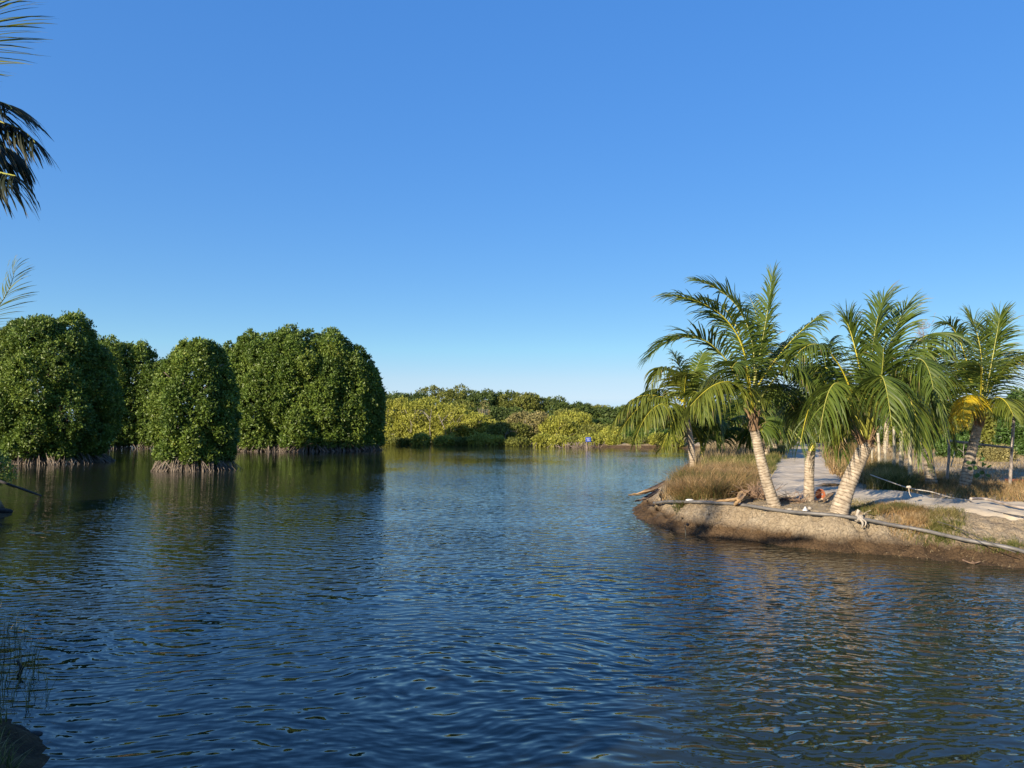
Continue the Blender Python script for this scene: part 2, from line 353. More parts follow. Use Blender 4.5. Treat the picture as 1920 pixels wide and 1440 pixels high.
def ss(t): t = np.clip(t, 0, 1); return t*t*(3-2*t)
def ground_z(x, y):
    x = np.atleast_1d(np.asarray(x, float)); y = np.atleast_1d(np.asarray(y, float))
    nearf = np.clip(1-(np.abs(x)+np.abs(y)-40)/60, .15, 1)
    dm = sdist(x, y, main)+fbm(x, y, 1.1)*.22*nearf+(fbm(x, y, .3, 3)*.09-.13*np.clip(1-np.abs(vnoise(x/.33, y/.33))/.12, 0, 1)+.05*vnoise(x/.12, y/.12))*nearf
    w = np.interp(x, [3.4, 4.2, 5.0, 6.4, 7.4, 8.2, 9.5], [1.5, 1.2, .65, .6, 1.1, 1.7, 2.4])
    w = np.where(y > 24, 1.6, w); H = np.interp(y, [0, 26, 60, 80], [.70, .70, .72, .5]); H = np.where(y > 80, .35+np.clip((y-95)/60, 0, .5), H)
    H = H*np.interp(x, [3.6, 4.6, 5.2], [.72, .9, 1.0])
    t = dm/w
    zm = np.where(dm > 0, H*(.30*ss(t/.35)+.70*ss((t-.12)/.88)), np.clip(dm*.8, -.9, 0))
    dl = sdist(x, y, left)+fbm(x, y, 1.0)*.2*nearf+fbm(x, y, .25, 3)*.06*nearf
    Hl = .72-.30*np.exp(-((x+3.8)**2+(y-5.5)**2)/9)+.55*np.exp(-((x+15.5)**2+(y-20.5)**2)/5)
    zl = np.where(dl > 0, Hl*ss(dl/.8), np.clip(dl*.8, -.9, 0))
    z = np.maximum(zm, zl)
    land = np.clip(np.maximum(dm, dl)/.5, 0, 1)
    ledge = np.exp(-((t-.45)/.4)**2)*(dm > 0)
    z = z+land*(fbm(x, y, 1.6)*.07+fbm(x, y, .22, 3)*.035)*nearf
    cr = np.abs(vnoise(x/.42+3, y/.42)); cr2 = np.abs(vnoise(x/.17+13, y/.17+5))
    z = z+ledge*(-.15*np.clip(1-cr/.10, 0, 1)-.07*np.clip(1-cr2/.10, 0, 1)+.10*fbm(x, y, .5, 2))*nearf
    return z
def gz(x, y): return float(ground_z(x, y)[0])
def lines(segs):
    o = []
    for a, b, s in segs: o.append(np.arange(a, b, s))
    return np.unique(np.concatenate(o))
gx = lines([(-3000,-300,300),(-300,-60,20),(-60,-18,1.5),(-18,-2,.16),(-2,3,.5),(3,10.5,.055),(10.5,16,.2),(16,45,.5),(45,300,12),(300,3301,300)])
gy = lines([(-60,2,4),(2,8,.14),(8,12.4,.3),(12.4,21.5,.055),(21.5,30,.14),(30,75,.5),(75,100,.35),(100,300,12),(300,4301,250)])
X, Y = np.meshgrid(gx, gy); Z = ground_z(X.ravel(), Y.ravel())
i = np.arange(len(gy)-1)[:, None]*len(gx)+np.arange(len(gx)-1)[None]
q = np.stack([i, i+1, i+1+len(gx), i+len(gx)], -1).reshape(-1, 4)
tag(MB().add(np.stack([X.ravel(), Y.ravel(), Z], -1), q, r=.5).build('ground', M_ground), kind='structure')
tag(MB().add([(-3000,-60,0),(3300,-60,0),(3300,4300,0),(-3000,4300,0)], [[0,1,2,3]], r=.5).build('water', M_water, smooth=False), kind='structure')

# path
pc = spline([(34,88),(27,70),(19.2,50),(12.9,33.5),(9.6,25),(8.35,21),(8.7,18.2),(10.2,16.1),(13.6,13.0),(20.5,7.5),(30,0)], 420)if False else None
pp = spline([(34,88,0),(27,70,0),(19.2,50,0),(12.9,33.5,0),(9.7,25,0),(8.3,21,0),(8.9,18.0,0),(10.6,15.9,0),(13.8,13.2,0),(20.5,7.8,0),(30,0,0)], 700)
tn = nrm(np.gradient(pp, axis=0)); sd = np.stack([-tn[:, 1], tn[:, 0], 0*tn[:, 0]], -1)
mb = MB(); nw = 34; u = np.linspace(-1, 1, nw)
half = 1.18+.62*np.exp(-((pp[:, 1]-19.5)/2.6)**2)
eL = half*(1+.10*fbm(pp[:, 1]*1.0, pp[:, 0], .8)*2); eR = half*(1+.10*fbm(pp[:, 1]+50, pp[:, 0], .8)*2)
off = np.where(u[None] < 0, u[None]*eL[:, None], u[None]*eR[:, None])
V = pp[:, None]+sd[:, None]*off[..., None]
zz = ground_z(V[..., 0].ravel(), V[..., 1].ravel()).reshape(V.shape[:2])
edge = np.clip((1-np.abs(u))/.12, 0, 1)[None]
V[..., 2] = zz+.03*edge-.012*(1-edge)+.012
i = np.arange(len(pp)-1)[:, None]*nw+np.arange(nw-1)[None]
tag(mb.add(V.reshape(-1, 3), np.stack([i, i+1, i+1+nw, i+nw], -1).reshape(-1, 4), r=.5).build('path', M_path), kind='structure')
PATH = pp[:, :2]
def pathdist(x, y):
    d = np.full(x.shape, 1e9)
    for a, b in PATH[::6]: d = np.minimum(d, (x-a)**2+(y-b)**2)
    return np.sqrt(d)

# ------------------------------------------------------------------ leaves and crowns
def leaves(mb, P, D, Nn, L, W, r, m=0):
    D = nrm(D); S = nrm(np.cross(D, Nn)); U = np.cross(S, D)
    L = L[:, None]; W = W[:, None]
    v = np.stack([P, P+D*L*.45+S*W*.5+U*W*.12, P+D*L, P+D*L*.45-S*W*.5+U*W*.12], 1).reshape(-1, 3)
    mb.add(v, np.arange(len(P)*4).reshape(-1, 4), None, m, np.repeat(r, 4))
def crown(mb, c, R, z0, z1, ncl, per, L, lumps=50, amp=.16, prof=(.55, 2.4), seed=0, aspect=1.0, spread=1.3, m=0, tip=.5):
    R_ = np.random.RandomState(seed); c = np.asarray(c, float)
    # anchors over a dome: u height fraction, th angle
    th = R_.rand(ncl)*2*np.pi; u = R_.rand(ncl)**.85
    zmid, pw = prof
    def rad(u):
        a = np.where(u < zmid, np.abs((zmid-u)/zmid)*.62, (u-zmid)/(1-zmid))
        return np.clip(1-a**pw, 0, 1)**(1/pw)
    rr = rad(u); 
    # normals
    nx, ny = np.cos(th), np.sin(th); nz = np.clip((u-zmid)*2.2, -.6, 1.4)
    nr = nrm(np.stack([nx, ny, nz], -1))
    ld = nrm(R_.randn(lumps, 3)); ld[:, 2] = np.abs(ld[:, 2])*1.0-.35; ld = nrm(ld); la = R_.rand(lumps)*amp
    g = nrm(np.stack([nx*rr, ny*rr, (u-.42)*1.5], -1)); dots = np.clip(g@ld.T, 0, 1)
    bump = np.max(la[None]*np.clip((dots-.80)/.20, 0, 1)**.55, 1)+.035*R_.randn(ncl)
    dep = np.where(R_.rand(ncl) < .8, 1-.16*R_.rand(ncl)**1.5, .45+.4*R_.rand(ncl))
    k = (rr*dep+bump*dep)*R
    P = np.stack([c[0]+nx*k, c[1]+ny*k*aspect, z0+(z1-z0)*(u*(.9+.1*dep)+bump*.5*np.clip(u-.4, 0, 1))], -1)
    n = ncl*per
    P = np.repeat(P, per, 0); ax = np.repeat(nr, per, 0)
    ax = nrm(ax+np.array([0, 0, .45])+R_.randn(n, 3)*.25)
    P = P+R_.randn(n, 3)*L*.35*spread
    D = nrm(ax*tip*.8+R_.randn(n, 3)*.6); Nn = nrm(np.repeat(nr, per, 0)*.5+ax*.5+R_.randn(n, 3)*.5)
    Ls = L*(.7+.6*R_.rand(n)); r = np.clip(np.repeat(R_.rand(ncl), per)*.55+R_.rand(n)*.45, 0, 1)
    leaves(mb, P, D, Nn, Ls, Ls*(.42+.12*R_.rand(n)), r, m)
    return mb
def lobed(mb, c, R, z0, z1, ncl, per, L, nl, seed=0, aspect=1.0, prof=(.5, 2.2), small=.30, m=0):
    # a crown of overlapping rounded boughs; rosettes of leaves sit on the outside of each bough
    R_ = np.random.RandomState(seed); c = np.asarray(c, float); H = z1-z0
    zm, pw = prof; cs = [[0, 0, .47], [0, 0, .26]]; rs_ = [[.82, .43], [.80, .28]]
    for k in range(nl):
        u = .10+.84*((k+.5)/nl)**.8; th = k*2.399+R_.randn()*.25
        a = abs((zm-u)/zm)*.55 if u < zm else (u-zm)/(1-zm)
        rr = max(0, 1-a**pw)**(1/pw); q = small*(.75+.6*R_.rand()); cs.append([math.cos(th)*max(rr-q*.85, 0), math.sin(th)*max(rr-q*.85, 0), min(max(u, .09), 1-q*.42)]); rs_.append([q, q*.5*(.8+.5*R_.rand())])
    for k in range(9):          # low boughs that sweep down to the water
        th = k*.698+R_.randn()*.12; q = small*(.8+.35*R_.rand()); cs.append([math.cos(th)*(.88-q), math.sin(th)*(.88-q), q*(.20+.2*R_.rand())]); rs_.append([q, q*.42])
    cs = np.array(cs); rs_ = np.array(rs_); S = np.array([R, R*aspect, H])
    area = rs_[:, 0]*(rs_[:, 0]+rs_[:, 1]); pk = R_.choice(len(cs), ncl*4, p=area/area.sum())
    d = nrm(R_.randn(len(pk), 3)); dep = 1-.22*R_.rand(len(pk))**1.6+.05*R_.randn(len(pk))
    P = cs[pk]+d*np.stack([rs_[pk, 0], rs_[pk, 0], rs_[pk, 1]], -1)*dep[:, None]
    keep = P[:, 2] > .0
    for j in range(len(cs)):
        e = (((P-cs[j])/np.array([rs_[j, 0], rs_[j, 0], rs_[j, 1]]))**2).sum(1); keep &= ~((e < .66) & (pk != j))
    keep &= (P[:, 1]*1.0 < .55) | (R_.rand(len(P)) < .5)
    P, d, pk = P[keep][:ncl], d[keep][:ncl], pk[keep][:ncl]; k = len(P)
    Wp = c*[1, 1, 0]+P*S+[0, 0, z0]; n = k*per; ax = nrm(np.repeat(d, per, 0)+[0, 0, .55]+.3*R_.randn(n, 3))
    W_ = np.repeat(Wp, per, 0)+R_.randn(n, 3)*L*.42
    D = nrm(ax*.6+R_.randn(n, 3)*.6); Nn = nrm(ax+R_.randn(n, 3)*.45); Ls = L*(.7+.6*R_.rand(n))
    tone = R_.rand(len(cs))[pk]*.35+R_.rand(k)*.35
    leaves(mb, W_, D, Nn, Ls, Ls*(.44+.12*R_.rand(n)), np.clip(np.repeat(tone, per)+R_.rand(n)*.32, 0, 1), m)
    return mb
def limbs(mb, base, top, R, n=7, r0=.12, seed=0, sides=6):
    R_ = np.random.RandomState(seed); base = np.asarray(base, float); top = np.asarray(top, float)
    tr = spline([base, base*.5+top*.5+np.array([R_.randn()*.15*R, R_.randn()*.15*R, 0]), top], 12)
    tube(mb, tr, np.linspace(r0, r0*.3, 12), sides)
    for k in range(n):
        s = R_.randint(2, 9); a = R_.rand()*6.28; e = tr[s]+np.array([math.cos(a)*R*.72, math.sin(a)*R*.72, (top[2]-base[2])*(.15+.25*R_.rand())])
        mid = (tr[s]+e)/2+np.array([0, 0, .1*R])
        tube(mb, spline([tr[s], mid, e], 7), np.linspace(r0*.5, r0*.12, 7), 5)
    return mb

# mangroves on stilt roots
def mangrove(px, py, wpx, top, label, seed, ncl, per=11, L=.15, nroot=40, aspect=1.0, prof=(.5, 2.6), skirt=.42, lumps=36, amp=.26, rootside=None, group='mangroves standing in the lagoon'):
    b = G(px, py); d = b[1]; R = wpx/2/F*d*.93; c = np.array([b[0]*(d+R*aspect*.8)/d, d+R*aspect*.8, 0]); H = CAMH+(HORIZ-top)/F*(d+R*.3)
    R_ = np.random.RandomState(seed)
    t = empty('mangrove_tree', c, label, 'tree', group)
    mb = MB(); lobed(mb, c, R*1.06, skirt, H, ncl, per, L, lumps, seed, aspect, prof, .25 if wpx > 100 else .31)
    # a few twigs poking out of the dome
    shift(mb, c).build('crown', M_mang, t)
    mb = MB(); limbs(mb, c+[0, 0, .6], c+[0, 0, H*.85], R, 9, .16, seed)
    for k in range(5):
        a = R_.rand()*6.28; rr = R*(.25+.4*R_.rand()); q = c+[math.cos(a)*rr, math.sin(a)*rr*aspect, .5]
        limbs(mb, q, q+np.array([math.cos(a)*R*.2, math.sin(a)*R*.2, H*.6]), R*.5, 3, .09, seed+k)
    shift(mb, c).build('trunk', M_bark, t)
    for k in range(nroot):
        a = -math.pi/2+(k/(nroot-1)-.5)*math.pi*1.35+R_.randn()*.03
        ra = R*(.93+.12*R_.rand()); rb = R*(.45+.2*R_.rand())
        lean = R_.randn()*.14
        p0 = c+[math.cos(a)*rb, math.sin(a)*rb*aspect, skirt+.25+.35*R_.rand()]
        p2 = c+[math.cos(a+lean)*ra, math.sin(a+lean)*ra*aspect, -.12]
        p1 = (p0+p2)/2+np.array([math.cos(a), math.sin(a)*aspect, 0])*R*.05+[0, 0, .16]
        rd = .014+.02*R_.rand(); mb = MB(); tube(mb, spline([p0, p1, p2], 7), np.linspace(rd, rd*.8, 7)*d/48, 5)
        if R_.rand() < .45:
            e = p2+np.array([R_.randn()*.25, R_.randn()*.2, 0]); tube(mb, spline([p1, (p1+e)/2+[0, 0, .05], e], 5), rd*.7*d/48, 4)
        shift(mb, c).build('prop_root', M_root, t)
    # the tangle of roots further in
    mb = MB()
    for k in range(int(nroot*9)):
        a = R_.rand()*6.28; ra = R*(.45+.53*R_.rand()); rb = ra*(.5+.3*R_.rand())
        p0 = c+[math.cos(a)*rb, math.sin(a)*rb*aspect, skirt+.4]; p2 = c+[math.cos(a+R_.randn()*.2)*ra, math.sin(a)*ra*aspect, -.1]
        tube(mb, spline([p0, (p0+p2)/2+[0, 0, .14], p2], 6), .022*d/48, 4)
    tag(shift(mb, c).build('root_tangle', M_root, t), kind='stuff')
    return t
mangrove(85, 872, 262, 588, 'tall rounded mangrove at the left edge of the photo, largest of the near islands', 21, 15500, 13, .17, 80, prof=(.36, 1.9))
mangrove(365, 884, 166, 643, 'small egg-shaped mangrove standing alone in the water, nearest of all mangroves', 22, 8200, 13, .155, 80, prof=(.36, 1.75), skirt=.48)
mangrove(447, 846, 110, 648, 'leftmost mangrove of the big round clump, half hidden behind the small lone mangrove', 23, 5600, 12, .225, 40, prof=(.5, 2.1))
mangrove(505, 847, 178, 618, 'domed mangrove left of the dark vertical seam in the big clump', 24, 8500, 12, .225, 50, prof=(.5, 2.2))
mangrove(582, 847, 186, 613, 'tallest domed mangrove just right of the dark seam in the big clump', 25, 9000, 12, .225, 54, prof=(.5, 2.2))
mangrove(640, 846, 144, 650, 'sloping shaded mangrove right of the tallest dome in the big clump', 26, 6500, 12, .225, 44, prof=(.5, 2.1))
mangrove(678, 845, 84, 692, 'lowest dark mangrove at the right end of the big clump', 27, 4200, 12, .225, 30, prof=(.5, 2.1))
mangrove(196, 842, 110, 630, 'dark mangrove rising just behind the right shoulder of the leftmost tree', 28, 3600, 11, .24, 12)
mangrove(244, 841, 100, 648, 'dark rounded mangrove in the gap between leftmost tree and lone mangrove', 29, 3600, 11, .24, 12)
mangrove(290, 841, 70, 684, 'low dark mangrove directly behind the lone mangrove, right end of the back row', 30, 2000, 11, .24, 8)
mangrove(20, 842, 220, 650, 'mangrove mostly hidden behind the leftmost tree', 31, 3500, 11, .24, 8)

# trees and bushes of the far shore
def faint_tree(name, px, wpx, top, d, m, label, group, seed, ncl, L, cat='tree', prof=(.5, 2.2), per=9, zb=.35, trunkm=None, amp=.25, aspect=.8, bare=0):
    c = at(px, HORIZ, d); R = wpx/2/F*d; c[2] = max(gz(c[0], c[1]), .05); H = CAMH+(HORIZ-top)/F*d
    t = empty(name, c, label, cat, group)
    mb = MB(); lobed(mb, c, R, c[2]+zb*(H-c[2])*.35, H, ncl, per, L, 15, seed, aspect, prof, .35)
    shift(mb, c).build('crown', m, t)
    mb = MB(); R_ = np.random.RandomState(seed+5)
    for k in range(4+bare):
        q = c+np.array([R_.randn()*R*.25, R_.randn()*R*.2-R*aspect*.3, -.05]); limbs(mb, q, q+np.array([R_.randn()*R*.2, R_.randn()*R*.2, (H-c[2])*.8]), R*.7, 4, .05*H/5, seed+k)
    shift(mb, c).build('trunk', trunkm or M_branch, t)
    return t
ords = ['first','second','third','fourth','fifth','sixth','seventh','eighth','ninth','tenth','eleventh','twelfth','thirteenth','fourteenth','fifteenth','sixteenth','seventeenth','eighteenth']
yb = [(742,84,752,97,M_yel),(792,92,752,96,M_yel),(846,92,763,95,M_yel),(893,74,779,94,M_yel),(930,66,793,93,M_yel),(955,80,796,91,M_olive),(993,92,776,93,M_dry),(1042,72,786,92,M_yel),(1078,78,776,95,M_yel),(1120,64,800,89,M_olive),(1152,60,806,87,M_yel),(1192,64,806,86,M_bush),(1232,70,808,85,M_bush)]
for k, (px, w_, tp, d, m) in enumerate(yb):
    kind = {M_yel.name: 'bright yellow-green', M_olive.name: 'dull olive', M_dry.name: 'browning thinly leaved', M_bush.name: 'low fresh green'}[m.name]
    faint_tree('shore_bush', px, w_*1.12, tp, d, m, kind+' far-shore bush, %s from left in the front row' % ords[k], 'bushes along the far shore', 100+k, 1500, .25, 'bush', (.42, 2.0), zb=.1, bare=2)
dk = [(722,80,738,118),(768,70,744,116),(832,104,728,118),(884,92,736,116),(930,96,740,118),(972,80,742,116),(1018,92,748,118),(1066,84,757,116),(1104,76,763,118),(1146,84,767,116),(1192,80,764,120),(1236,90,768,118),(1290,100,768,110),(1350,110,760,105),(1410,110,764,100),(1465,90,758,96)]
for k, (px, w_, tp, d) in enumerate(dk):
    m = [M_dark, M_dark, M_olive][k % 3] if k else M_dark
    faint_tree('shore_tree', px, w_*1.25, tp, d, m, 'dark green tree behind the far bushes, %s from the left in the back row' % ords[k], 'trees behind the far shore bushes', 130+k, 1700, .32, prof=(.55, 2.2))
for k, (px, w_, tp, d, m) in enumerate([(905,60,766,104,M_dark),(950,84,768,104,M_dark),(1010,70,778,103,M_dark),(1140,70,790,97,M_dark),(1065,60,770,105,M_olive),(868,60,757,106,M_olive)]):
    faint_tree('shore_tree', px, w_*1.1, tp, d, m, ['very dark','broad dark','low dark','squat dark','olive green','dull olive'][k]+' tree in the far shore middle row, above '+['the yellow bushes','the olive bush','the browning bush','the blue sign','the second yellow bush group','the third yellow bush'][k], 'middle row trees of the far shore', 160+k, 1100, .3, prof=(.5, 2.2))
faint_tree('bare_tree', 908, 26, 752, 100, M_dry, 'pale grey nearly bare tree standing among the far green trees', None, 170, 60, .2, 'tree', bare=5)
# low dark brush at the water's edge of the far shore
for k, px in enumerate(range(722, 1270, 36)):
    faint_tree('edge_shrub', px+8*math.sin(k*5), 40+10*math.sin(k*3), 819+4*math.sin(k*2.1), G(px, 834+(px-720)*.012)[1]+1.2, [M_yel, M_olive, M_yel][k % 3],
               'scrubby little shrub at the muddy far waterline, %s from the left' % ords[k], 'scrubby shrubs along the far waterline', 180+k, 240, .22, 'shrub', zb=.0)
# right background: bushes behind the fence and beyond the path
rb = [(1540,70,762,80,M_dark,'dark tree where the path vanishes'),(1590,80,752,62,M_dark,'dark green tree behind the leaning palm crown'),(1650,90,740,60,M_dark,'dark tree behind the row of white posts'),
      (1715,90,712,58,M_olive,'olive tree under the bare feathery tree'),(1775,80,782,50,M_olive,'olive bush left of the yellow-fringed palm trunk'),(1830,90,770,54,M_bush,'tall green bush directly behind the yellow-fringed palm'),
      (1880,80,772,46,M_olive,'olive bush behind the tall brown fence pole'),(1930,90,735,42,M_bush,'green bush at the right edge of the photo'),(1990,90,730,44,M_dark,'bush beyond the right edge')]
for k, (px, w_, tp, d, m, lb) in enumerate(rb[:-1]):
    faint_tree('green_bush', px, w_*1.2, tp, d, m, lb, 'bushes and trees behind the fence', 200+k, 1700, .2, 'bush', (.45, 2.1), zb=.0)
for k, (px, w_, tp, d, m, lb) in enumerate([(1790,60,815,40,M_bush,'low leafy shrub under the fence rail, left of the thick trunk'),(1868,46,840,36,M_dry,'low dry brown shrub between thick trunk and tall brown pole')]):
    faint_tree('low_shrub', px, w_*1.2, tp, d, m, lb, None, 220+k, 700, .13, 'shrub', zb=0)

# bare feathery tree
def feathery():
    d = 40; c = at(1725, 800, d); c[2] = gz(c[0], c[1]); t = empty('feathery_tree', c, 'tall thin feathery grey tree, almost leafless, behind the palms', 'tree')
    mb = MB(); tw = MB(); R_ = np.random.RandomState(5); top = at(1730, 606, d)
    tr = spline([c, c*.5+top*.5+[.2, 0, 0], top], 24); tube(mb, tr, np.linspace(.09, .012, 24), 6)
    for k in range(46):
        s = R_.randint(5, 23); a = R_.rand()*6.28; L = (1.6-1.1*s/23)*(.7+.5*R_.rand()); e = tr[s]+np.array([math.cos(a)*L, math.sin(a)*L, L*.75])
        b_ = spline([tr[s], (tr[s]+e)/2+[0, 0, -.1], e], 7); tube(mb, b_, np.linspace(.02, .006, 7), 4)
        for j in range(14):
            q = b_[R_.randint(1, 7)]; e2 = q+R_.randn(3)*.16+[0, 0, .12]; tube(tw, np.array([q, (q+e2)/2+R_.randn(3)*.02, e2]), .006, 3, cap=False)
            n = 3; P = np.repeat(e2[None], n, 0)+R_.randn(n, 3)*.03; leaves(tw, P, R_.randn(n, 3), R_.randn(n, 3), np.full(n, .08), np.full(n, .02), R_.rand(n))
    shift(mb, c).build('trunk', M_feather, t); shift(tw, c).build('twigs', M_feather, t)
feathery()

# ------------------------------------------------------------------ coconut palms
def frond(B, Mp, T, n=58, Lm=.62, hang=.5, wid=.036, seed=0, r0=.028, start=.16, wind=(.10, 0, 0), vfold=.25, tone=0.0, lnoise=.12, split=0.0, nseg=5):
    R_ = np.random.RandomState(seed); mb = MB(); rb_ = MB(); c = bez(B, Mp, T, 40)
    # a touch of sag at the tip
    rad = r0*.8*(1-np.linspace(0, 1, 40))**1.0+.004; rad[:6] *= np.linspace(1.7, 1.0, 6)
    tube(rb_, c, rad, 6, 0, .5)
    tt = np.linspace(start, .995, n)[:, None]; side = np.concatenate([np.full(n, 1.), np.full(n, -1.)])
    t = np.concatenate([tt[:, 0], tt[:, 0]+.004])+R_.randn(2*n)*.003; t = np.clip(t, 0, .999)
    f = t*39; i = np.minimum(f.astype(int), 38); fr = (f-i)[:, None]; P = c[i]*(1-fr)+c[i+1]*fr
    tg = nrm(np.gradient(c, axis=0)); tg = nrm(tg[i]*(1-fr)+tg[i+1]*fr)
    up = np.array([0, 0, 1.]); S = np.cross(tg, up); 
    nS = np.linalg.norm(S, axis=1, keepdims=True)
    ref = nrm(np.cross(nrm((np.asarray(T)-np.asarray(B))*[1, 1, 0]+1e-3), up)[None])
    S = np.where(nS > .35, S/(nS+1e-9), ref); S = nrm(S*.7+ref*.3*np.sign((S*ref).sum(1, keepdims=True)+1e-9)); Nn = nrm(np.cross(S, tg))
    s = (t-start)/(1-start); Lp = Lm*(.5+.5*np.sin(np.pi*np.clip(s*.8+.16, 0, 1))**.7)*(1-.28*s**2)*(1+lnoise*R_.randn(2*n))
    a = np.radians(74-(50 if hang < .36 else 30)*s**1.2)+R_.randn(2*n)*.06
    D = tg*np.cos(a)[:, None]+(S*side[:, None]+Nn*vfold)*np.sin(a)[:, None]; D = nrm(D+R_.randn(2*n, 3)*.07+np.array([0, 0, -1.])*max(0, hang-.4)*.9)
    W = nrm(tg+.35*Nn*side[:, None]+R_.randn(2*n, 3)*.25)
    pts = [P]; d = D; cur = P; step = (Lp/nseg)[:, None]
    hg = hang*(.75+.5*R_.rand(2*n))[:, None]
    for k in range(nseg):
        d = nrm(d+np.array([0, 0, -1.])*hg*(.10+.19*k)+np.asarray(wind)*(.25+.2*k)+R_.randn(2*n, 3)*.03); cur = cur+d*step; pts.append(cur)
    prof = np.array([.55, 1, .95, .8, .55, .06][:nseg+1]) if nseg == 5 else np.interp(np.linspace(0, 1, nseg+1), [0, .2, .7, 1], [.5, 1, .8, .06])
    wv = wid*(.8+.4*R_.rand(2*n))*np.clip(Lp/Lm, .4, 1)
    V = []
    for k in range(nseg+1):
        dk_ = nrm((pts[min(k+1, nseg)]-pts[max(k-1, 0)])); w_ = nrm(W-dk_*(W*dk_).sum(1, keepdims=True))
        V += [pts[k]-w_*(wv*prof[k]*.5)[:, None], pts[k]+w_*(wv*prof[k]*.5)[:, None]]
    V = np.stack(V, 1); nv = V.shape[1]; b0 = np.arange(2*n)[:, None]*nv
    q = np.concatenate([np.stack([b0[:, 0]+2*k, b0[:, 0]+2*k+1, b0[:, 0]+2*k+3, b0[:, 0]+2*k+2], -1) for k in range(nseg)])
    r = np.clip(.15+.5*R_.rand(2*n)+tone, 0, .93); r = np.repeat(r[:, None], nv, 1)
    tipbrown = (R_.rand(2*n) < .35); r[tipbrown, -2:] = 1.0; r[tipbrown & (R_.rand(2*n) < .3), -4:] = .98
    mb.add(V.reshape(-1, 3), q, None, 0, r.ravel()); mb.rach = rb_
    return mb
def put_frond(mb, b, m, mr, t):
    o = shift(mb, b).build('frond', m, t); shift(mb.rach, b).build('rachis', mr, o); return o
def trunk(mb, pts, r0, r1, flare=1.5, ring=.055, sides=20, seed=0):
    R_ = np.random.RandomState(seed); L = np.linalg.norm(np.diff(np.asarray(pts, float), axis=0), axis=1).sum()
    n = max(30, int(L/.011)); p = spline(pts, n); u = np.linspace(0, L, n)
    ph = np.cumsum(L/n/(ring*(1+.35*vnoise(u*3+seed*7, u*0+seed))))
    fr = ph % 1.0
    saw = .93+.11*np.abs(fr)**.8
    rad = (r0+(r1-r0)*(u/L)**.8)*(1+(flare-1)*np.exp(-u/.34))*saw*(1+.05*fbm(u, u*0+seed, .4))
    # uneven rings: tilt the sawtooth round the trunk
    p2 = np.asarray(p); t = nrm(np.gradient(p2, axis=0)); a = nrm(np.cross(t, [0, 1., 0])); b = np.cross(a, t)
    th = np.linspace(0, 2*math.pi, sides, endpoint=False)
    fr2 = (ph[:, None]+.22*np.sin(th[None]+ph[:, None]*.9)+.25*vnoise(ph[:, None]*.7+0*th[None], 3*np.cos(th)[None]+seed+0*ph[:, None])) % 1.0
    R2 = rad[:, None]/saw[:, None]*(.93+.11*fr2**.8)*(1+.05*vnoise(u[:, None]*9+0*th, th[None]*2.2+0*u[:, None]))
    v = p2[:, None]+a[:, None]*(R2*np.cos(th))[..., None]+b[:, None]*(R2*np.sin(th))[..., None]
    i = np.arange(n-1)[:, None]*sides; j = np.arange(sides)[None]; k = (j+1) % sides
    mb.add(v.reshape(-1, 3), np.stack([i+j, i+k, i+sides+k, i+sides+j], -1).reshape(-1, 4), None, 0, fr2.ravel())
    return mb
def ragged(mb, c0, c1, r0, r1, n=26, seed=0, length=.35):   # fibrous sheath round the crown base
    R_ = np.random.RandomState(seed); c0 = np.asarray(c0, float); c1 = np.asarray(c1, float)
    tube(mb, spline([c0, (c0+c1)/2, c1], 10), np.linspace(r0, r1, 10), 14, 0, None, True, 1, .35)
    for k in range(n):
        a = R_.rand()*6.28; u = R_.rand()*.8; q = c0+(c1-c0)*u; o = np.array([math.cos(a), math.sin(a), 0])
        L = length*(.4+R_.rand()); p0 = q+o*(r0+(r1-r0)*u)*.9; p1 = p0+o*.05+[0, 0, L*.5]; p2 = p0+o*(.08+.18*R_.rand())+[0, 0, L*(.9 if R_.rand() < .6 else .1)]
        tube(mb, spline([p0, p1, p2], 5), np.array([.022, .026, .02, .014, .004]), 5, 0, None, True, .35)
    return mb
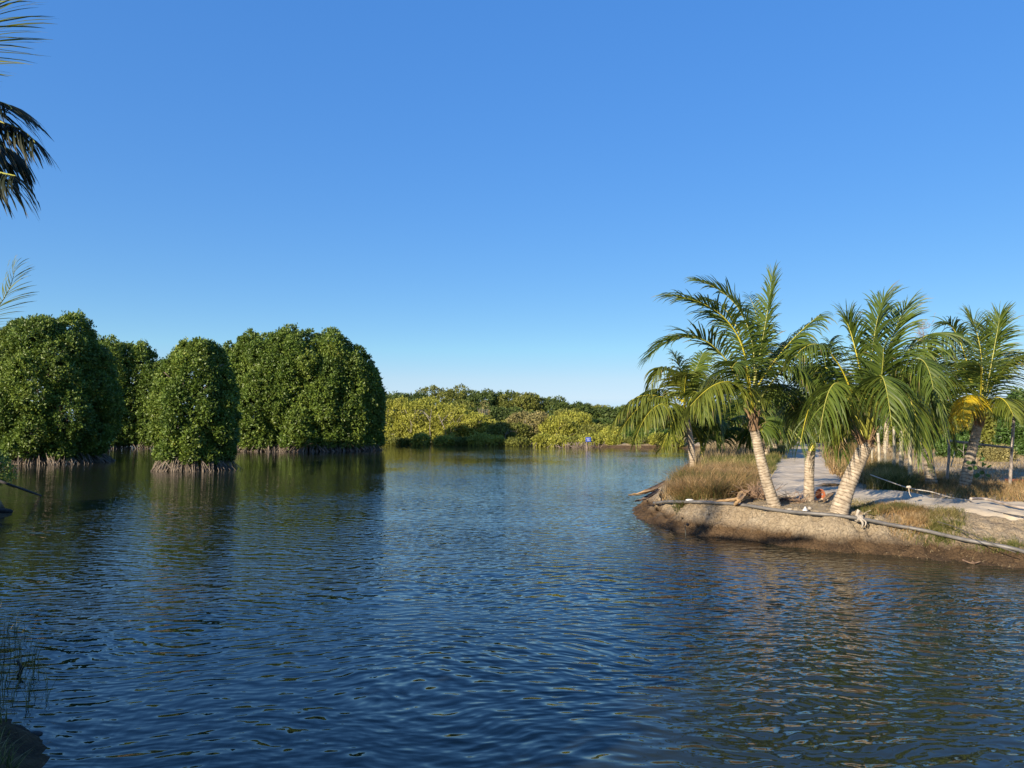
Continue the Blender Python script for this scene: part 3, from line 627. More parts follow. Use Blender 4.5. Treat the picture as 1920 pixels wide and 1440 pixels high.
def palm(px, py, z, tr, crown_px, fronds, label, seed=0, r0=.15, r1=.11, flare=1.5, ring=.055, sheath=True, Lm=.6, start=.17, group='coconut palms on the right bank', n=68, wid=.035, rr0=.026, matf=None, petz=None):
    """tr: trunk pixels above the base with a depth offset; fronds: (mid px, py, ddepth, tip px, py, ddepth, hang, material, length factor)"""
    b = G(px, py, z); b[2] = gz(b[0], b[1])-.03; d = b[1]
    t = empty('coconut_palm', b, label, 'palm tree', group)
    if tr:
        pts = [b-[0, 0, .22]+(b-at(tr[0][0], tr[0][1], d))*[.25, .25, 0], b]+[at(a, c, d+e) for a, c, e in tr]
        mb = trunk(MB(), pts, r0, r1, flare, ring, 20, seed); shift(mb, b).build('trunk', M_trunk, t)
        topp = pts[-1]
    else: topp = b
    cc = at(crown_px[0], crown_px[1], d+(crown_px[2] if len(crown_px) > 2 else 0))
    if sheath:
        mb = ragged(MB(), topp-[0, 0, .06], topp*.45+cc*.55, r1*1.15, r1*.6, 26, seed)
        shift(mb, b).build('leaf_sheath', M_sheath, t)
    R_ = np.random.RandomState(seed+99)
    for k, f in enumerate(fronds):
        mx, my, md, tx, ty, td, hang = f[:7]; m = f[7] if len(f) > 7 and f[7] is not None else (matf or M_fr); lf = f[8] if len(f) > 8 else 1.0
        B = cc+R_.randn(3)*[.04, .04, .05]; B2 = topp*.55+cc*.45+R_.randn(3)*[.03, .03, .03]; B = B2 if k % 2 else B
        mb = frond(B, at(mx, my, d+md), at(tx, ty+(9 if hang < .5 else 0), d+td), n, Lm*lf, hang, wid, seed*31+k, rr0, start, wind=(.03, .01, 0), tone=R_.randn()*.08)
        o = put_frond(mb, b, m, M_rachy if (k % 3 == 0 or m in (M_fry, M_frgold)) else M_rach, t)
        if m is M_frgold: o['label'] = 'golden yellow ageing frond'
    return t
Y_ = M_fry
palm(1453, 953, .66, [(1438,905,.0),(1424,850,.02),(1414,803,.02)], (1409,748),
 [(1372,612,-.3,1262,545,-.6,.35,None,1.0),(1328,642,-.2,1222,654,-.3,.30,None,1.1),(1397,600,.3,1308,516,.5,.30,None,.9),(1380,612,.7,1316,560,1.2,.5,None,.9),
  (1431,632,.1,1449,508,.1,.25,None,.85),(1424,640,.5,1404,546,.8,.4,None,.5),(1470,655,.2,1538,590,.3,.6,None,.9),(1478,690,-.4,1532,735,-.9,.6,None,1.0),
  (1358,716,-.5,1294,762,-.9,.85,Y_,1.1),(1396,690,-.9,1372,690,-1.7,.5,None,.8),(1445,668,.9,1490,640,1.6,.5,None,1.0),(1450,720,.9,1492,770,1.6,.8,None,.9),
  (1375,690,1.0,1318,730,1.8,.8,Y_,1.0)],
 'tallest coconut palm with a pale ringed slanting trunk, nearest the left tip of the bank', 1, .14, .10, 1.4, Lm=.98)
palm(1573, 968, .62, [(1590,910,.05),(1608,868,.08),(1625,832,.1)], (1627,818,.1),
 [(1607,668,.1,1586,592,.2,.35),(1636,660,0,1656,553,.1,.3),(1662,665,.3,1699,566,.5,.3),(1562,668,-.3,1496,662,-.6,.65,None,1.1),(1650,725,-.6,1656,645,-.9,.3,None,.7),
  (1697,702,-.3,1768,790,-.5,.8,None,1.1),(1690,735,-.7,1728,850,-1.0,.8),(1570,718,-.5,1536,830,-.9,.8,None,1.05),(1712,648,.5,1800,640,.9,.7),
  (1560,700,.7,1520,705,1.3,.6),(1672,725,.9,1720,770,1.8,.8),(1648,705,-1.0,1672,800,-1.9,.85),(1585,740,.6,1560,830,1.0,.9,Y_),(1705,680,-.6,1750,730,-1.3,.7)],
 'leaning coconut palm with a thick swollen trunk right of the pale path', 2, .185, .135, 1.3, Lm=.95, start=.27)
palm(1517, 942, .68, [(1517,900,0),(1518,868,0),(1520,846,0)], (1528,800,0),
 [(1550,728,-.2,1502,668,-.5,.75,None,1.1),(1540,725,0,1556,640,.1,.5),(1505,745,.4,1482,795,.7,.8),(1568,752,.2,1602,822,.3,.9,Y_),(1556,768,-.5,1580,850,-.8,.9),(1530,735,.6,1520,690,1.1,.6),(1520,760,-.6,1500,835,-1.0,.9)],
 'slim short palm with chartreuse stem above a banded trunk, before the path', 3, .125, .105, 1.15, sheath=False, Lm=.9)
palm(1748, 915, .66, [(1741,868,.03),(1737,830,.05),(1735,808,.05)], (1740,775),
 [(1718,712,.2,1686,688,.4,.6),(1770,726,.3,1800,700,.6,.5),(1710,765,-.3,1688,845,-.5,.9),(1768,768,-.2,1790,838,-.4,.9,Y_),(1745,700,0,1738,640,0,.4),(1728,745,-.8,1712,800,-1.5,.9),(1752,742,.8,1765,730,1.5,.6),(1700,735,.6,1668,770,1.0,.8),(1735,760,-.9,1738,830,-1.4,.9)],
 'coconut palm between the white posts and the yellow-fringed palm', 4, .16, .115, 1.5, Lm=.9)
palm(1808, 921, .66, [(1817,868,.02),(1828,820,.04),(1834,796,.05)], (1842,762),
 [(1838,655,.1,1818,587,.2,.3),(1864,655,.1,1875,584,.1,.25),(1850,660,.4,1848,608,.6,.3),(1802,645,.1,1771,600,.2,.4),(1794,672,-.3,1764,662,-.6,.6),(1884,690,-.2,1936,668,-.4,.5,Y_),(1902,748,.3,1965,790,.5,.8,Y_),
  (1780,712,-.4,1702,728,-.7,.85,Y_,1.15),(1820,752,-.5,1782,800,-.9,.7,M_frgold,.75),(1840,705,-1.0,1832,672,-1.8,.4),(1815,742,-.9,1806,790,-1.5,.8,M_frgold,.6),(1868,700,.8,1890,660,1.5,.5),(1800,700,.8,1775,680,1.6,.6),(1870,745,-.6,1900,780,-1.2,.8,Y_)],
 'coconut palm with golden yellow lower leaflets near the right edge', 5, .16, .115, 1.5, Lm=.98, matf=None)
palm(1300, 871, .62, [(1296,838,0),(1290,800,0),(1286,782,0)], (1283,752),
 [(1218,750,-.3,1160,815,-.6,.7,Y_,1.0),(1205,742,.2,1148,798,.2,.7,Y_,1.0),(1248,690,0,1217,732,-.2,.6,Y_),(1280,706,.2,1262,655,.4,.4,Y_),(1302,700,.3,1318,662,.6,.5),(1330,712,.2,1362,748,.3,.7,Y_),(1262,790,-.5,1240,842,-.9,.6,Y_,.9),(1325,756,.4,1352,828,.5,.9),(1240,730,.9,1205,742,1.6,.7),(1285,715,-.9,1290,700,-1.6,.5,Y_),(1305,735,-.9,1322,780,-1.6,.8),(1230,762,-1.0,1190,830,-1.5,.8,Y_)],
 'coconut palm with drooping yellow-green fronds over the water, left of the grass mound', 6, .17, .14, 1.3, Lm=1.35, wid=.07, matf=None, n=66)
palm(1316, 866, .66, [], (1316,845),
 [(1302,790,0,1282,735,0,.5,Y_),(1322,785,0,1334,722,0,.4,Y_),(1312,780,.3,1306,715,.5,.5),(1336,790,-.2,1362,745,-.4,.6),(1300,805,-.5,1270,790,-1.0,.7,Y_),(1326,795,.5,1350,790,1.0,.7)],
 'trunkless young palm with fan of yellow stalks beside the drooping palm trunk', 7, Lm=1.1, wid=.06, rr0=.05, sheath=False, n=54)
palm(1347, 862, .66, [], (1347,842),
 [(1334,785,0,1322,730,0,.5,Y_),(1350,780,0,1352,715,0,.4,Y_),(1368,790,-.2,1412,782,-.4,.6,Y_),(1360,785,.3,1380,728,.5,.5),(1338,800,-.4,1326,775,-1.0,.7),(1365,805,.6,1392,815,1.0,.7)],
 'trunkless young palm with fan of yellow stalks above the grass mound, right of its twin', 8, Lm=1.1, wid=.06, rr0=.05, sheath=False, n=54)
slim = [o for o in C.objects if o.name.startswith('coconut_palm')][2]
mb = MB(); sd_ = slim.location.y
tube(mb, spline([at(1520,852,sd_), at(1523,836,sd_), at(1527,815,sd_), at(1532,790,sd_)], 14), np.array([.07,.085,.088,.085,.08,.075,.068,.062,.056,.05,.046,.042,.038,.034]), 12)
shift(mb, slim.location).build('crownshaft', M_rachy, slim)
def far_palm(px, py, z, cpy, spread, label, seed, nf=11, upb=.4):
    R_ = np.random.RandomState(seed); b = G(px, py, z); d = b[1]; fr = []
    for k in range(nf):
        a = 2*np.pi*k/nf+R_.randn()*.2; el = .25+.75*R_.rand(); rx = math.cos(a)*spread; rd = math.sin(a)*spread/F*d*.9
        fr.append((px+rx*.55, cpy-spread*(.25+.55*el), rd*.55, px+rx*(1.05-.45*el), cpy-spread*(el*1.25-.55), rd*(1.05-.4*el), .7, Y_ if R_.rand() < .45 else None))
    return palm(px, py, z, [(px+2, (py+cpy)/2, 0), (px+4, cpy+12, 0)], (px+4, cpy), fr, label, seed, .17, .13, 1.3, Lm=.95*min(1.5, d/22), wid=.05*d/22, n=36 if d > 35 else 50, sheath=False, rr0=.04, ring=.09)
far_palm(1395, 852, .7, 795, 62, 'short palm with a stubby pale trunk, behind the tallest palm trunk', 11)
far_palm(1432, 838, .7, 772, 58, 'palm in the path-side row seen just right of the tallest palm trunk', 12)
far_palm(1462, 831, .7, 770, 46, 'palm further along the left side of the path, second beyond the tallest palm', 13)
far_palm(1487, 826, .7, 772, 36, 'small distant palm at the left of the path where it vanishes', 14)
far_palm(1436, 862, .7, 822, 44, 'low bushy palm at the left path edge just beyond the tallest trunk', 19, 9)
far_palm(1452, 850, .7, 815, 40, 'low bushy palm at the left path edge, between two taller ones', 20, 9)
far_palm(1474, 839, .7, 806, 36, 'low bushy palm at the left path edge, farther up', 21, 9)
far_palm(1490, 833, .7, 804, 28, 'smallest low palm at the left path edge, near the purple bundle', 22, 9)
far_palm(1556, 830, .7, 782, 42, 'small distant palm right of the path, behind the chartreuse-stemmed palm', 15)
far_palm(1585, 840, .7, 768, 56, 'palm on the right side of the path, seen behind the leaning palm', 16)
far_palm(1660, 850, .7, 765, 60, 'palm behind the row of white posts', 17)
far_palm(1770, 858, .7, 790, 44, 'low yellowish palm in the dry field behind the fence', 18)

# palms whose fronds reach in from the left edge
def left_palm(b, cc, fronds, label, seed, Lm, n, wid):
    b = np.array(b, float); b[2] = gz(b[0], b[1])-.03; cc = np.array(cc, float)
    t = empty('coconut_palm', b, label, 'palm tree', 'coconut palms at the left edge')
    tp = cc-[0, 0, .4]
    shift(trunk(MB(), [b, (b+tp)/2+[-.3, 0, 0], tp], .17, .12, 1.5, .055, 18, seed), b).build('trunk', M_trunk, t)
    for k, (Mp, T, hang, m, tone) in enumerate(fronds):
        put_frond(frond(cc, Mp, T, n, Lm, hang, wid, seed*17+k, .028, tone=tone, wind=(.25, 0, 0)), b, m, M_rach, t)
cc = np.array([-5.7, 5.5, 4.75])
gen = []
R_ = np.random.RandomState(4)
for a in np.arange(2.2, 5.6, .42):
    gen.append((cc+[math.cos(a)*1.0, math.sin(a)*1.0, .6+.3*R_.rand()], cc+[math.cos(a)*2.1, math.sin(a)*2.1, .1+.4*R_.rand()], .5, M_fr, 0))
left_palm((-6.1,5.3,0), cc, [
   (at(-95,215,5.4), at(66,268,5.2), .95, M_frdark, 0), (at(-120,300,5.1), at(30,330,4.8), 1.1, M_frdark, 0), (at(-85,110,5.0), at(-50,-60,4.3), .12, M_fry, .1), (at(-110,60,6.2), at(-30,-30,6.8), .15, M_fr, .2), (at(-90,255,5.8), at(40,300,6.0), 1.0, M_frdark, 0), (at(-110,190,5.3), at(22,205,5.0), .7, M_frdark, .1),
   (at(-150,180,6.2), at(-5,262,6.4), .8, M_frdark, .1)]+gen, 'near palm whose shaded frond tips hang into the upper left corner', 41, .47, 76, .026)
cc2 = np.array([-14.9, 14.4, 4.4]); gen = []
for a in np.arange(.9, 6.2, .6):
    gen.append((cc2+[math.cos(a)*1.1, math.sin(a)*1.1, .9+.3*R_.rand()], cc2+[math.cos(a)*2.3, math.sin(a)*2.3, .1+.8*R_.rand()], .5, M_fr, 0))
cc2 = np.array([-13.2, 15.6, 3.6]); gen = [(m_-[0,0,0], t_, h_, mm_, to_) for m_, t_, h_, mm_, to_ in gen]
left_palm((-13.6,15.2,0), cc2, [(at(-40,610,15.4), at(28,500,15.2), .12, M_fry, .1), (at(-90,560,15.8), at(-70,470,16), .3, M_fr, 0), (at(-120,620,15), at(-190,560,14), .5, M_fr, 0), (at(-110,600,16.5), at(-150,520,17.5), .4, M_fr, 0)],
          'palm behind the left edge showing one pale yellow-green frond tip above the mangrove', 42, .8, 44, .035)

# ------------------------------------------------------------------ grass
def grass(mb, P, h, w=.006, lean=.45, seed=0, segs=3, r=None, curve=.6):
    R_ = np.random.RandomState(seed); n = len(P); a = R_.rand(n)*6.28; D = np.stack([np.cos(a), np.sin(a), 0*a], -1)
    ln = lean*(.3+R_.rand(n)); h = h*(.55+.6*R_.rand(n)); S = np.stack([-np.sin(a+R_.randn(n)), np.cos(a), 0*a], -1); S = nrm(S)
    V = []
    for k in range(segs+1):
        u = k/segs; c = P+D*(ln*h*u**(1+curve))[:, None]+np.array([0, 0, 1.])*(h*u*(1-.25*ln*u))[:, None]
        ww = w*(1-u)**.7+.0006; V += [c-S*ww, c+S*ww]
    V = np.stack(V, 1); nv = V.shape[1]; b0 = np.arange(n)*nv
    q = np.concatenate([np.stack([b0+2*k, b0+2*k+1, b0+2*k+3, b0+2*k+2], -1) for k in range(segs)])
    rr = np.repeat((R_.rand(n) if r is None else r)[:, None], nv, 1)
    mb.add(V.reshape(-1, 3), q, None, 0, rr.ravel()); return mb
def inpoly(n, poly, seed):
    R_ = np.random.RandomState(seed); P = np.array(poly)[:, :2]; lo, hi = P.min(0), P.max(0); out = []
    while sum(map(len, out)) < n:
        q = lo+(hi-lo)*R_.rand(n*2, 2); out.append(q[sdist(q[:, 0], q[:, 1], [tuple(a) for a in P]) > 0])
    return np.concatenate(out)[:n]
def clumped(q, k, s, seed):          # gather blades into tussocks
    R_ = np.random.RandomState(seed); c = q[R_.randint(0, len(q), k)]; return c[R_.randint(0, k, len(q))]+R_.randn(len(q), 2)*s
def lift(q): return np.stack([q[:, 0], q[:, 1], ground_z(q[:, 0], q[:, 1])-.02], -1)
def clump(name, poly, n, h, m, label, seed, k=60, s=.12, w=.006, lean=.6, kind=None, cat='grass', hfun=None):
    q = clumped(inpoly(n, poly, seed), k, s, seed); P = lift(q)
    ok = (P[:, 2] > .15) & (pathdist(q[:, 0], q[:, 1]) > 1.02+.3*vnoise(q[:, 0]*1.5, q[:, 1]*1.5) if kind != 'onpath' else True)
    P = P[ok]; hh = h if hfun is None else h*hfun(P[:, 0], P[:, 1])
    rr = np.clip(.5+fbm(P[:, 0], P[:, 1], .8)*.8+np.random.RandomState(seed).randn(len(P))*.2, 0, 1)
    c = P.mean(0); mb = grass(MB(), P, hh, w, lean, seed, r=rr)
    o = shift(mb, c).build(name, m); o.location = c
    return tag(o, label, cat, None, kind)
g = lambda *p: [G(a, b, .68) for a, b in p]
clump('grass_mound', g((1258,926),(1300,936),(1392,936),(1412,908),(1405,888),(1312,888),(1272,902)), 19000, .60, M_grass, 'shaggy golden brown grass mound at the left tip of the bank', 51, 120, .17, .006, 1.25)
clump('grass_clump', g((1640,912),(1650,925),(1705,925),(1712,900),(1650,890)), 7000, .62, M_grassg, 'dark shaggy tussock right of the leaning trunk, across the path', 52, 34, .14, .007, .8)
clump('grass_clump', g((1634,962),(1722,974),(1742,962),(1700,950),(1640,950)), 4200, .19, M_grass, 'low wiry tuft beside the pipe, right of the knotted rag', 53, 70, .1, .0045, 1.1)
clump('grass_clump', g((1738,976),(1800,976),(1806,962),(1744,958)), 2400, .17, M_grassg, 'thin low tuft between the pale path edge and the bare slope', 54, 40, .1, .0045, 1.0)
clump('grass_clump', g((1822,985),(1915,992),(1915,982),(1830,976)), 1500, .12, M_grassg, 'sparse short tuft on the bare slope by the right edge', 55, 40, .1, .004, 1.0)
clump('grass_clump', g((1590,955),(1640,965),(1640,945),(1596,942)), 1800, .13, M_grassg, 'short green grass patch at the foot of the leaning palm', 56, 30, .1, .004, 1.0)
clump('grass', g((1420,905),(1475,885),(1512,828),(1490,826),(1450,845),(1370,872),(1330,860),(1320,880),(1408,890)), 16000, .5, M_grassg, 'dark green and straw grass verge along the left side of the path', 57, 300, .22, .012, .7, 'stuff')
clump('grass', g((1556,828),(1552,860),(1560,890),(1585,912),(1640,912),(1648,885),(1625,860),(1590,832)), 14000, .6, M_grass, 'golden and olive grass verge on the right side of the path', 58, 240, .2, .011, .7, 'stuff')
clump('grass', g((1700,925),(1920,955),(1990,962),(1990,915),(1760,893),(1700,895)), 9000, .26, M_grass, 'mixed brown grass strip between the path and the thick palm trunks', 59, 200, .2, .007, .8, 'stuff')
clump('grass', g((1640,888),(1990,905),(2000,845),(1720,838),(1640,850)), 12000, .22, M_straw, 'pale dry grass of the field behind the posts', 60, 420, .35, .012, .7, 'stuff')
clump('grass', g((1600,850),(1720,848),(2050,858),(2100,830),(1600,822)), 8000, .5, M_straw, 'tall straw grass at the back of the dry field', 61, 320, .5, .025, .6, 'stuff')
clump('grass', g((1296,872),(1400,868),(1445,846),(1488,828),(1330,838),(1300,850)), 9000, .7, M_straw, 'straw and green grass under the drooping palms on the water side', 66, 200, .25, .014, .5, 'stuff')
clump('grass', g((1395,848),(1470,840),(1500,826),(1440,826),(1380,838)), 6000, 1.1, M_straw, 'tall straw reeds under the path-side palms', 62, 120, .3, .02, .35, 'stuff')
# sparse litter and low sprigs on the near soil
q = inpoly(2600, g((1230,948),(1320,952),(1450,962),(1600,985),(1760,1010),(1900,1040),(1915,985),(1640,948),(1500,935),(1400,925)), 63)
ql = lift(q); ql[:, 2] += .03
tag(grass(MB(), ql, .055, .004, 1.8, 63).build('litter', M_straw), 'short dry straw bits strewn on the soil behind the pipe', 'grass', None, 'stuff')
# loose clods of earth on the bank
R_ = np.random.RandomState(71); q = inpoly(1500, [tuple(G(a, b, 0)[:2]) for a, b in ((1195,972),(1240,990),(1400,1010),(1600,1034),(1800,1052),(1920,1066),(1990,1040),(1850,985),(1640,972),(1450,950),(1300,948),(1230,950))], 71)
P = lift(q); P = P[P[:, 2] > .02]; mb = MB(); ico = nrm(np.array([[1,0,0],[-1,0,0],[0,1,0],[0,-1,0],[0,0,1],[0,0,-1]], float)); it = [[0,2,4],[2,1,4],[1,3,4],[3,0,4],[2,0,5],[1,2,5],[3,1,5],[0,3,5]]
for p_ in P: 
    r_ = .012+.05*R_.rand()**3; mb.add(p_+[0, 0, .01]+(ico*(.7+.6*R_.rand(6, 1))*[1.2, 1.0, .7])*r_, None, it)
tag(mb.build('soil_clods', M_ground, smooth=False), 'loose clods of earth on the crumbling bank edge', 'soil', None, 'stuff')
# near-left bank
q = clumped(inpoly(15000, [(-6.2,7.9),(-5.1,7.0),(-4.1,6.15),(-3.3,5.45),(-2.75,4.5),(-4.4,4.6),(-6,6.2)], 64), 420, .09, 64)
P = lift(q); P = P[P[:, 2] > .1]
tag(grass(MB(), P[::4], .15, .004, 1.2, 64).build('grass', M_grassg), 'shaded thin grass on the near bank in the lower left corner', 'grass', None, 'stuff')
q = inpoly(260, [(-7.2,9.6),(-6.0,8.6),(-4.4,6.5),(-4.9,6.2),(-7,8.2)], 65)+[.35, .3]
P = np.stack([q[:, 0], q[:, 1], q[:, 0]*0-.03], -1)
tag(grass(MB(), P, .34, .003, .5, 65).build('reeds', M_grassg), 'thin reed stems standing in the water by the near left bank', 'reeds', None, 'stuff')

# ------------------------------------------------------------------ things on the bank
def single(mb, name, m, label, cat, group=None, c=None):
    c = np.concatenate(mb.v).mean(0) if c is None else np.asarray(c, float)
    o = shift(mb, c).build(name, m); o.location = c; return tag(o, label, cat, group)
def onground(px, py, z=.66):      # first land the sight line through a pixel meets
    r = ray(px, py); t = np.arange(8, 45, .02)/r[1]; P = r[None]*t[:, None]; P[:, 2] += CAMH
    k = np.argmax(P[:, 2] <= ground_z(P[:, 0], P[:, 1])); return P[k]
pipe_px = [(1226,946),(1245,944),(1290,942),(1340,945),(1400,952),(1460,958),(1520,970),(1600,984),(1660,990),(1730,1000),(1820,1022),(1920,1043),(2000,1062)]
zg = [.22,.38,.56,.60,.62,.63,.60,.55,.52,.47,.36,.22,.18]
pts = []
for (a, b), zz_ in zip(pipe_px, zg):
    p = onground(a, b+4) if a < 1925 else G(a, b, zz_); pts.append([p[0], p[1], p[2]+.04])
pts = spline(pts, 120)
gz_ = ground_z(pts[:, 0], pts[:, 1])+.035; gz_ = np.array([gz_[max(0, k-5):k+6].max() for k in range(len(gz_))]); zs_ = np.convolve(np.pad(gz_, 9, 'edge'), np.ones(19)/19, 'valid'); pts[:, 2] = np.convolve(np.pad(zs_, 4, 'edge'), np.ones(9)/9, 'valid')+.01
single(tube(MB(), pts, .036, 12), 'pipe', M_pipe, 'long grey flexible pipe lying along the edge of the right bank', 'pipe')
def onpipe(px):
    i_ = int(np.argmin(np.abs(pts[:, 0]/pts[:, 1]-(px-960)/F))); return pts[i_]
# rag knotted round the pipe
p = onpipe(1604); mb = MB()
th = np.linspace(0, 2*np.pi, 14)
for k in range(5):
    tube(mb, np.stack([p[0]+(k-2)*.022+0*th+.01*np.sin(3*th), p[1]+.062*np.cos(th), p[2]+.06*np.sin(th)], -1), .016, 6, wob=.5)
tube(mb, spline([p+[0, -.06, 0], p+[.03, -.1, -.08], p+[.0, -.11, -.17]], 8), np.linspace(.03, .012, 8), 7, wob=.6)
tube(mb, spline([p+[.02, -.06, 0], p+[.09, -.09, -.05], p+[.07, -.12, -.14]], 8), np.linspace(.025, .01, 8), 7, wob=.6)
tube(mb, spline([p+[-.03, 0, .05], p+[-.02, 0, .11], p+[.01, 0, .16]], 6), np.linspace(.03, .035, 6), 7, wob=.6)
single(mb, 'knotted_rag', M_rag, 'pale grey rag knotted round the pipe', 'rag')
# bright plastic scrap on the pipe
p = onpipe(1507)+[0, 0, .05]
mb = MB(); a = np.linspace(0, 2*np.pi, 9)[:-1]
V = np.vstack([np.stack([np.cos(a)*.06, np.sin(a)*.05, 0*a], -1), np.stack([np.cos(a+.3)*.035+.01, np.sin(a+.3)*.03, .05+.03*np.sin(2*a)], -1), [[0, 0, .09]]])+p
qd = [[k, (k+1) % 8, 8+(k+1) % 8, 8+k] for k in range(8)]; tr_ = [[8+k, 8+(k+1) % 8, 16] for k in range(8)]
single(mb.add(V, qd, tr_), 'plastic_scrap', M_white, 'crumpled white plastic scrap resting on the grey pipe', 'litter')
def rock(c, s, m, name, label, cat, seed, group=None):
    R_ = np.random.RandomState(seed); u, v = np.meshgrid(np.linspace(0, np.pi, 12), np.linspace(0, 2*np.pi, 18, endpoint=False), indexing='ij')
    P = np.stack([np.sin(u)*np.cos(v), np.sin(u)*np.sin(v), np.cos(u)], -1).reshape(-1, 3)
    dd = nrm(R_.randn(9, 3)); P = P*(1-.22*np.clip(P@dd.T-.55, 0, 1).sum(1, keepdims=True)+.03*R_.randn(len(P), 1))*np.asarray(s)+c
    i_ = np.arange(11)[:, None]*18; j_ = np.arange(18)[None]; k_ = (j_+1) % 18
    return single(MB().add(P, np.stack([i_+j_, i_+18+j_, i_+18+k_, i_+k_], -1).reshape(-1, 4)), name, m, label, cat, group)
rock(onpipe(1291)+[0, .13, .03], (.11, .07, .028), M_white, 'foam_scrap', 'flat white foam scrap behind the pipe near the tip of the bank', 'litter', 3)
rock(onground(1518, 955)+[0, 0, .02], (.05, .05, .045), M_stone, 'stone', 'round pale stone in front of the short banded trunk', 'stone', 4)
rock(onground(1481, 956)+[0, 0, .01], (.07, .05, .035), M_stone, 'stone', 'flat pale stone at the foot of the slanting ringed trunk', 'stone', 5)
rock(G(1292, 985, .3)+[.0, .12, .0], (.035, .06, .032), M_black, 'hole_dark_lump', 'small black lump standing in for a dark hole in the bank face below the foam scrap', 'hole', 6)  # solid lump; its black colour stands in for the shade inside a hole
# husk-brown bowl-like shell leaning by the short trunk
def shell():
    c = onground(1538, 937); mb = MB(); n = 16; rings = 8; V = []; 
    for k in range(rings):
        f = k/(rings-1); r = .125*math.sin(math.pi/2*min(1, .12+f)); 
        a = np.linspace(0, 2*np.pi, n, endpoint=False); V.append(np.stack([np.cos(a)*r*1.0, 0*a-.11*(1-f)*-1, np.sin(a)*r*1.1+.12], -1))
    outer = np.concatenate(V); inner = outer*[.88, .9, .88]+[0, .0, .015]
    i_ = np.arange(rings-1)[:, None]*n; j_ = np.arange(n)[None]; k_ = (j_+1) % n; q = np.stack([i_+j_, i_+k_, i_+n+k_, i_+n+j_], -1).reshape(-1, 4)
    lip = np.array([[(rings-1)*n+j, (rings-1)*n+(j+1) % n, 2*rings*n-n+(j+1) % n, 2*rings*n-n+j] for j in range(n)])
    Vv = np.vstack([outer, inner]); ang = math.radians(-50)
    Vv = np.stack([Vv[:, 0]*math.cos(ang)-Vv[:, 1]*math.sin(ang), Vv[:, 0]*math.sin(ang)+Vv[:, 1]*math.cos(ang), Vv[:, 2]], -1)+c
    mb.add(Vv, np.vstack([q, q+rings*n, lip])); 
    cap = MB(); single(mb, 'clay_pot', M_rust, 'rounded reddish brown pot lying beside the short banded trunk', 'pot')
shell()
def husk_frond(p0, p1, p2, w0, m, name, label, cat, seed, group=None, sag=.0):   # a boat-shaped dry palm sheath
    R_ = np.random.RandomState(seed); c = bez(p0, p1, p2, 18); t = nrm(np.gradient(c, axis=0)); s = nrm(np.cross(t, [0, 0, 1.])); u = np.cross(s, t)
    n = 9; a = np.linspace(-1, 1, n); w = w0*np.sin(np.pi*np.clip(np.linspace(.08, 1.0, 18), 0, 1))**.7+.006
    V = c[:, None]+s[:, None]*(w[:, None]*a[None])[..., None]+u[:, None]*((w[:, None]*.7)*(a[None]**2)+R_.randn(18, n)*.006)[..., None]
    V2 = V-u[:, None]*.015
    i_ = np.arange(17)[:, None]*n+np.arange(n-1)[None]; q = np.stack([i_, i_+1, i_+n+1, i_+n], -1).reshape(-1, 4)
    rim = [[k*n, (k+1)*n, (k+1)*n+18*n, k*n+18*n] for k in range(17)]+[[k*n+n-1, (k+1)*n+n-1, (k+1)*n+n-1+18*n, k*n+n-1+18*n] for k in range(17)]
    return single(MB().add(np.vstack([V.reshape(-1, 3), V2.reshape(-1, 3)]), np.vstack([q, q+18*n, rim])), name, m, label, cat, group)
def og(px, py, dz=0, z=.66): p = onground(px, py, z); p[2] += dz; return p
husk_frond(og(1250,909,.12), at(1218,922,20.3), at(1178,928,20.7), .09, M_husk, 'palm_sheath', 'long tan dry palm sheath jutting over the water at the tip of the bank', 'palm sheath', 1)
husk_frond(og(1236,922,.08), at(1217,932,20.4), at(1190,940,20.5), .06, M_huskd, 'palm_sheath', 'shorter dark palm sheath below the tan one at the tip of the bank', 'palm sheath', 2)
husk_frond(og(1332,945,.05), og(1372,945,.07), og(1418,938,.1), .07, M_husk, 'palm_sheath', 'straight tan palm sheath lying behind the pipe', 'palm sheath', 3)
husk_frond(og(1385,948,.04), og(1402,938,.16), og(1432,940,.05), .10, M_husk, 'palm_sheath', 'broad crumpled orange-tan palm sheath left of the tallest trunk', 'palm sheath', 4)
husk_frond(og(1378,950,.03), og(1392,943,.12), og(1400,930,.14), .06, M_husk, 'palm_sheath', 'curled upright tan palm sheath among the heap of husks', 'palm sheath', 5)
husk_frond(og(1545,944,.05), og(1556,936,.08), og(1566,930,.1), .05, M_husk, 'palm_sheath', 'small tan husk piece between the pot and the leaning trunk', 'palm sheath', 6)
husk_frond(og(1530,916,.02), og(1555,914,.05), og(1590,914,.04), .09, M_husk, 'palm_sheath', 'flat orange dry frond lying on the far edge of the path', 'palm sheath', 7)
def stick(p0, p1, p2, r, m, name, label, cat, group=None, sides=7, fork=None):
    mb = tube(MB(), spline([p0, p1, p2], 12), np.linspace(r, r*.6, 12), sides, wob=.25)
    if fork is not None:
        for f in fork: tube(mb, spline(f, 8), np.linspace(r*.6, r*.25, 8), 5)
    return single(mb, name, m, label, cat, group)
stick(og(1462,942,.05), og(1480,941,.07), og(1500,943,.05), .045, M_black, 'charred_log', 'charred black log between the slanting trunk and the short banded trunk', 'log')
stick(og(1535,944,.04), og(1548,941,.05), og(1562,934,.08), .022, M_black, 'charred_stick', 'thin black charred stick under the reddish pot', 'stick')
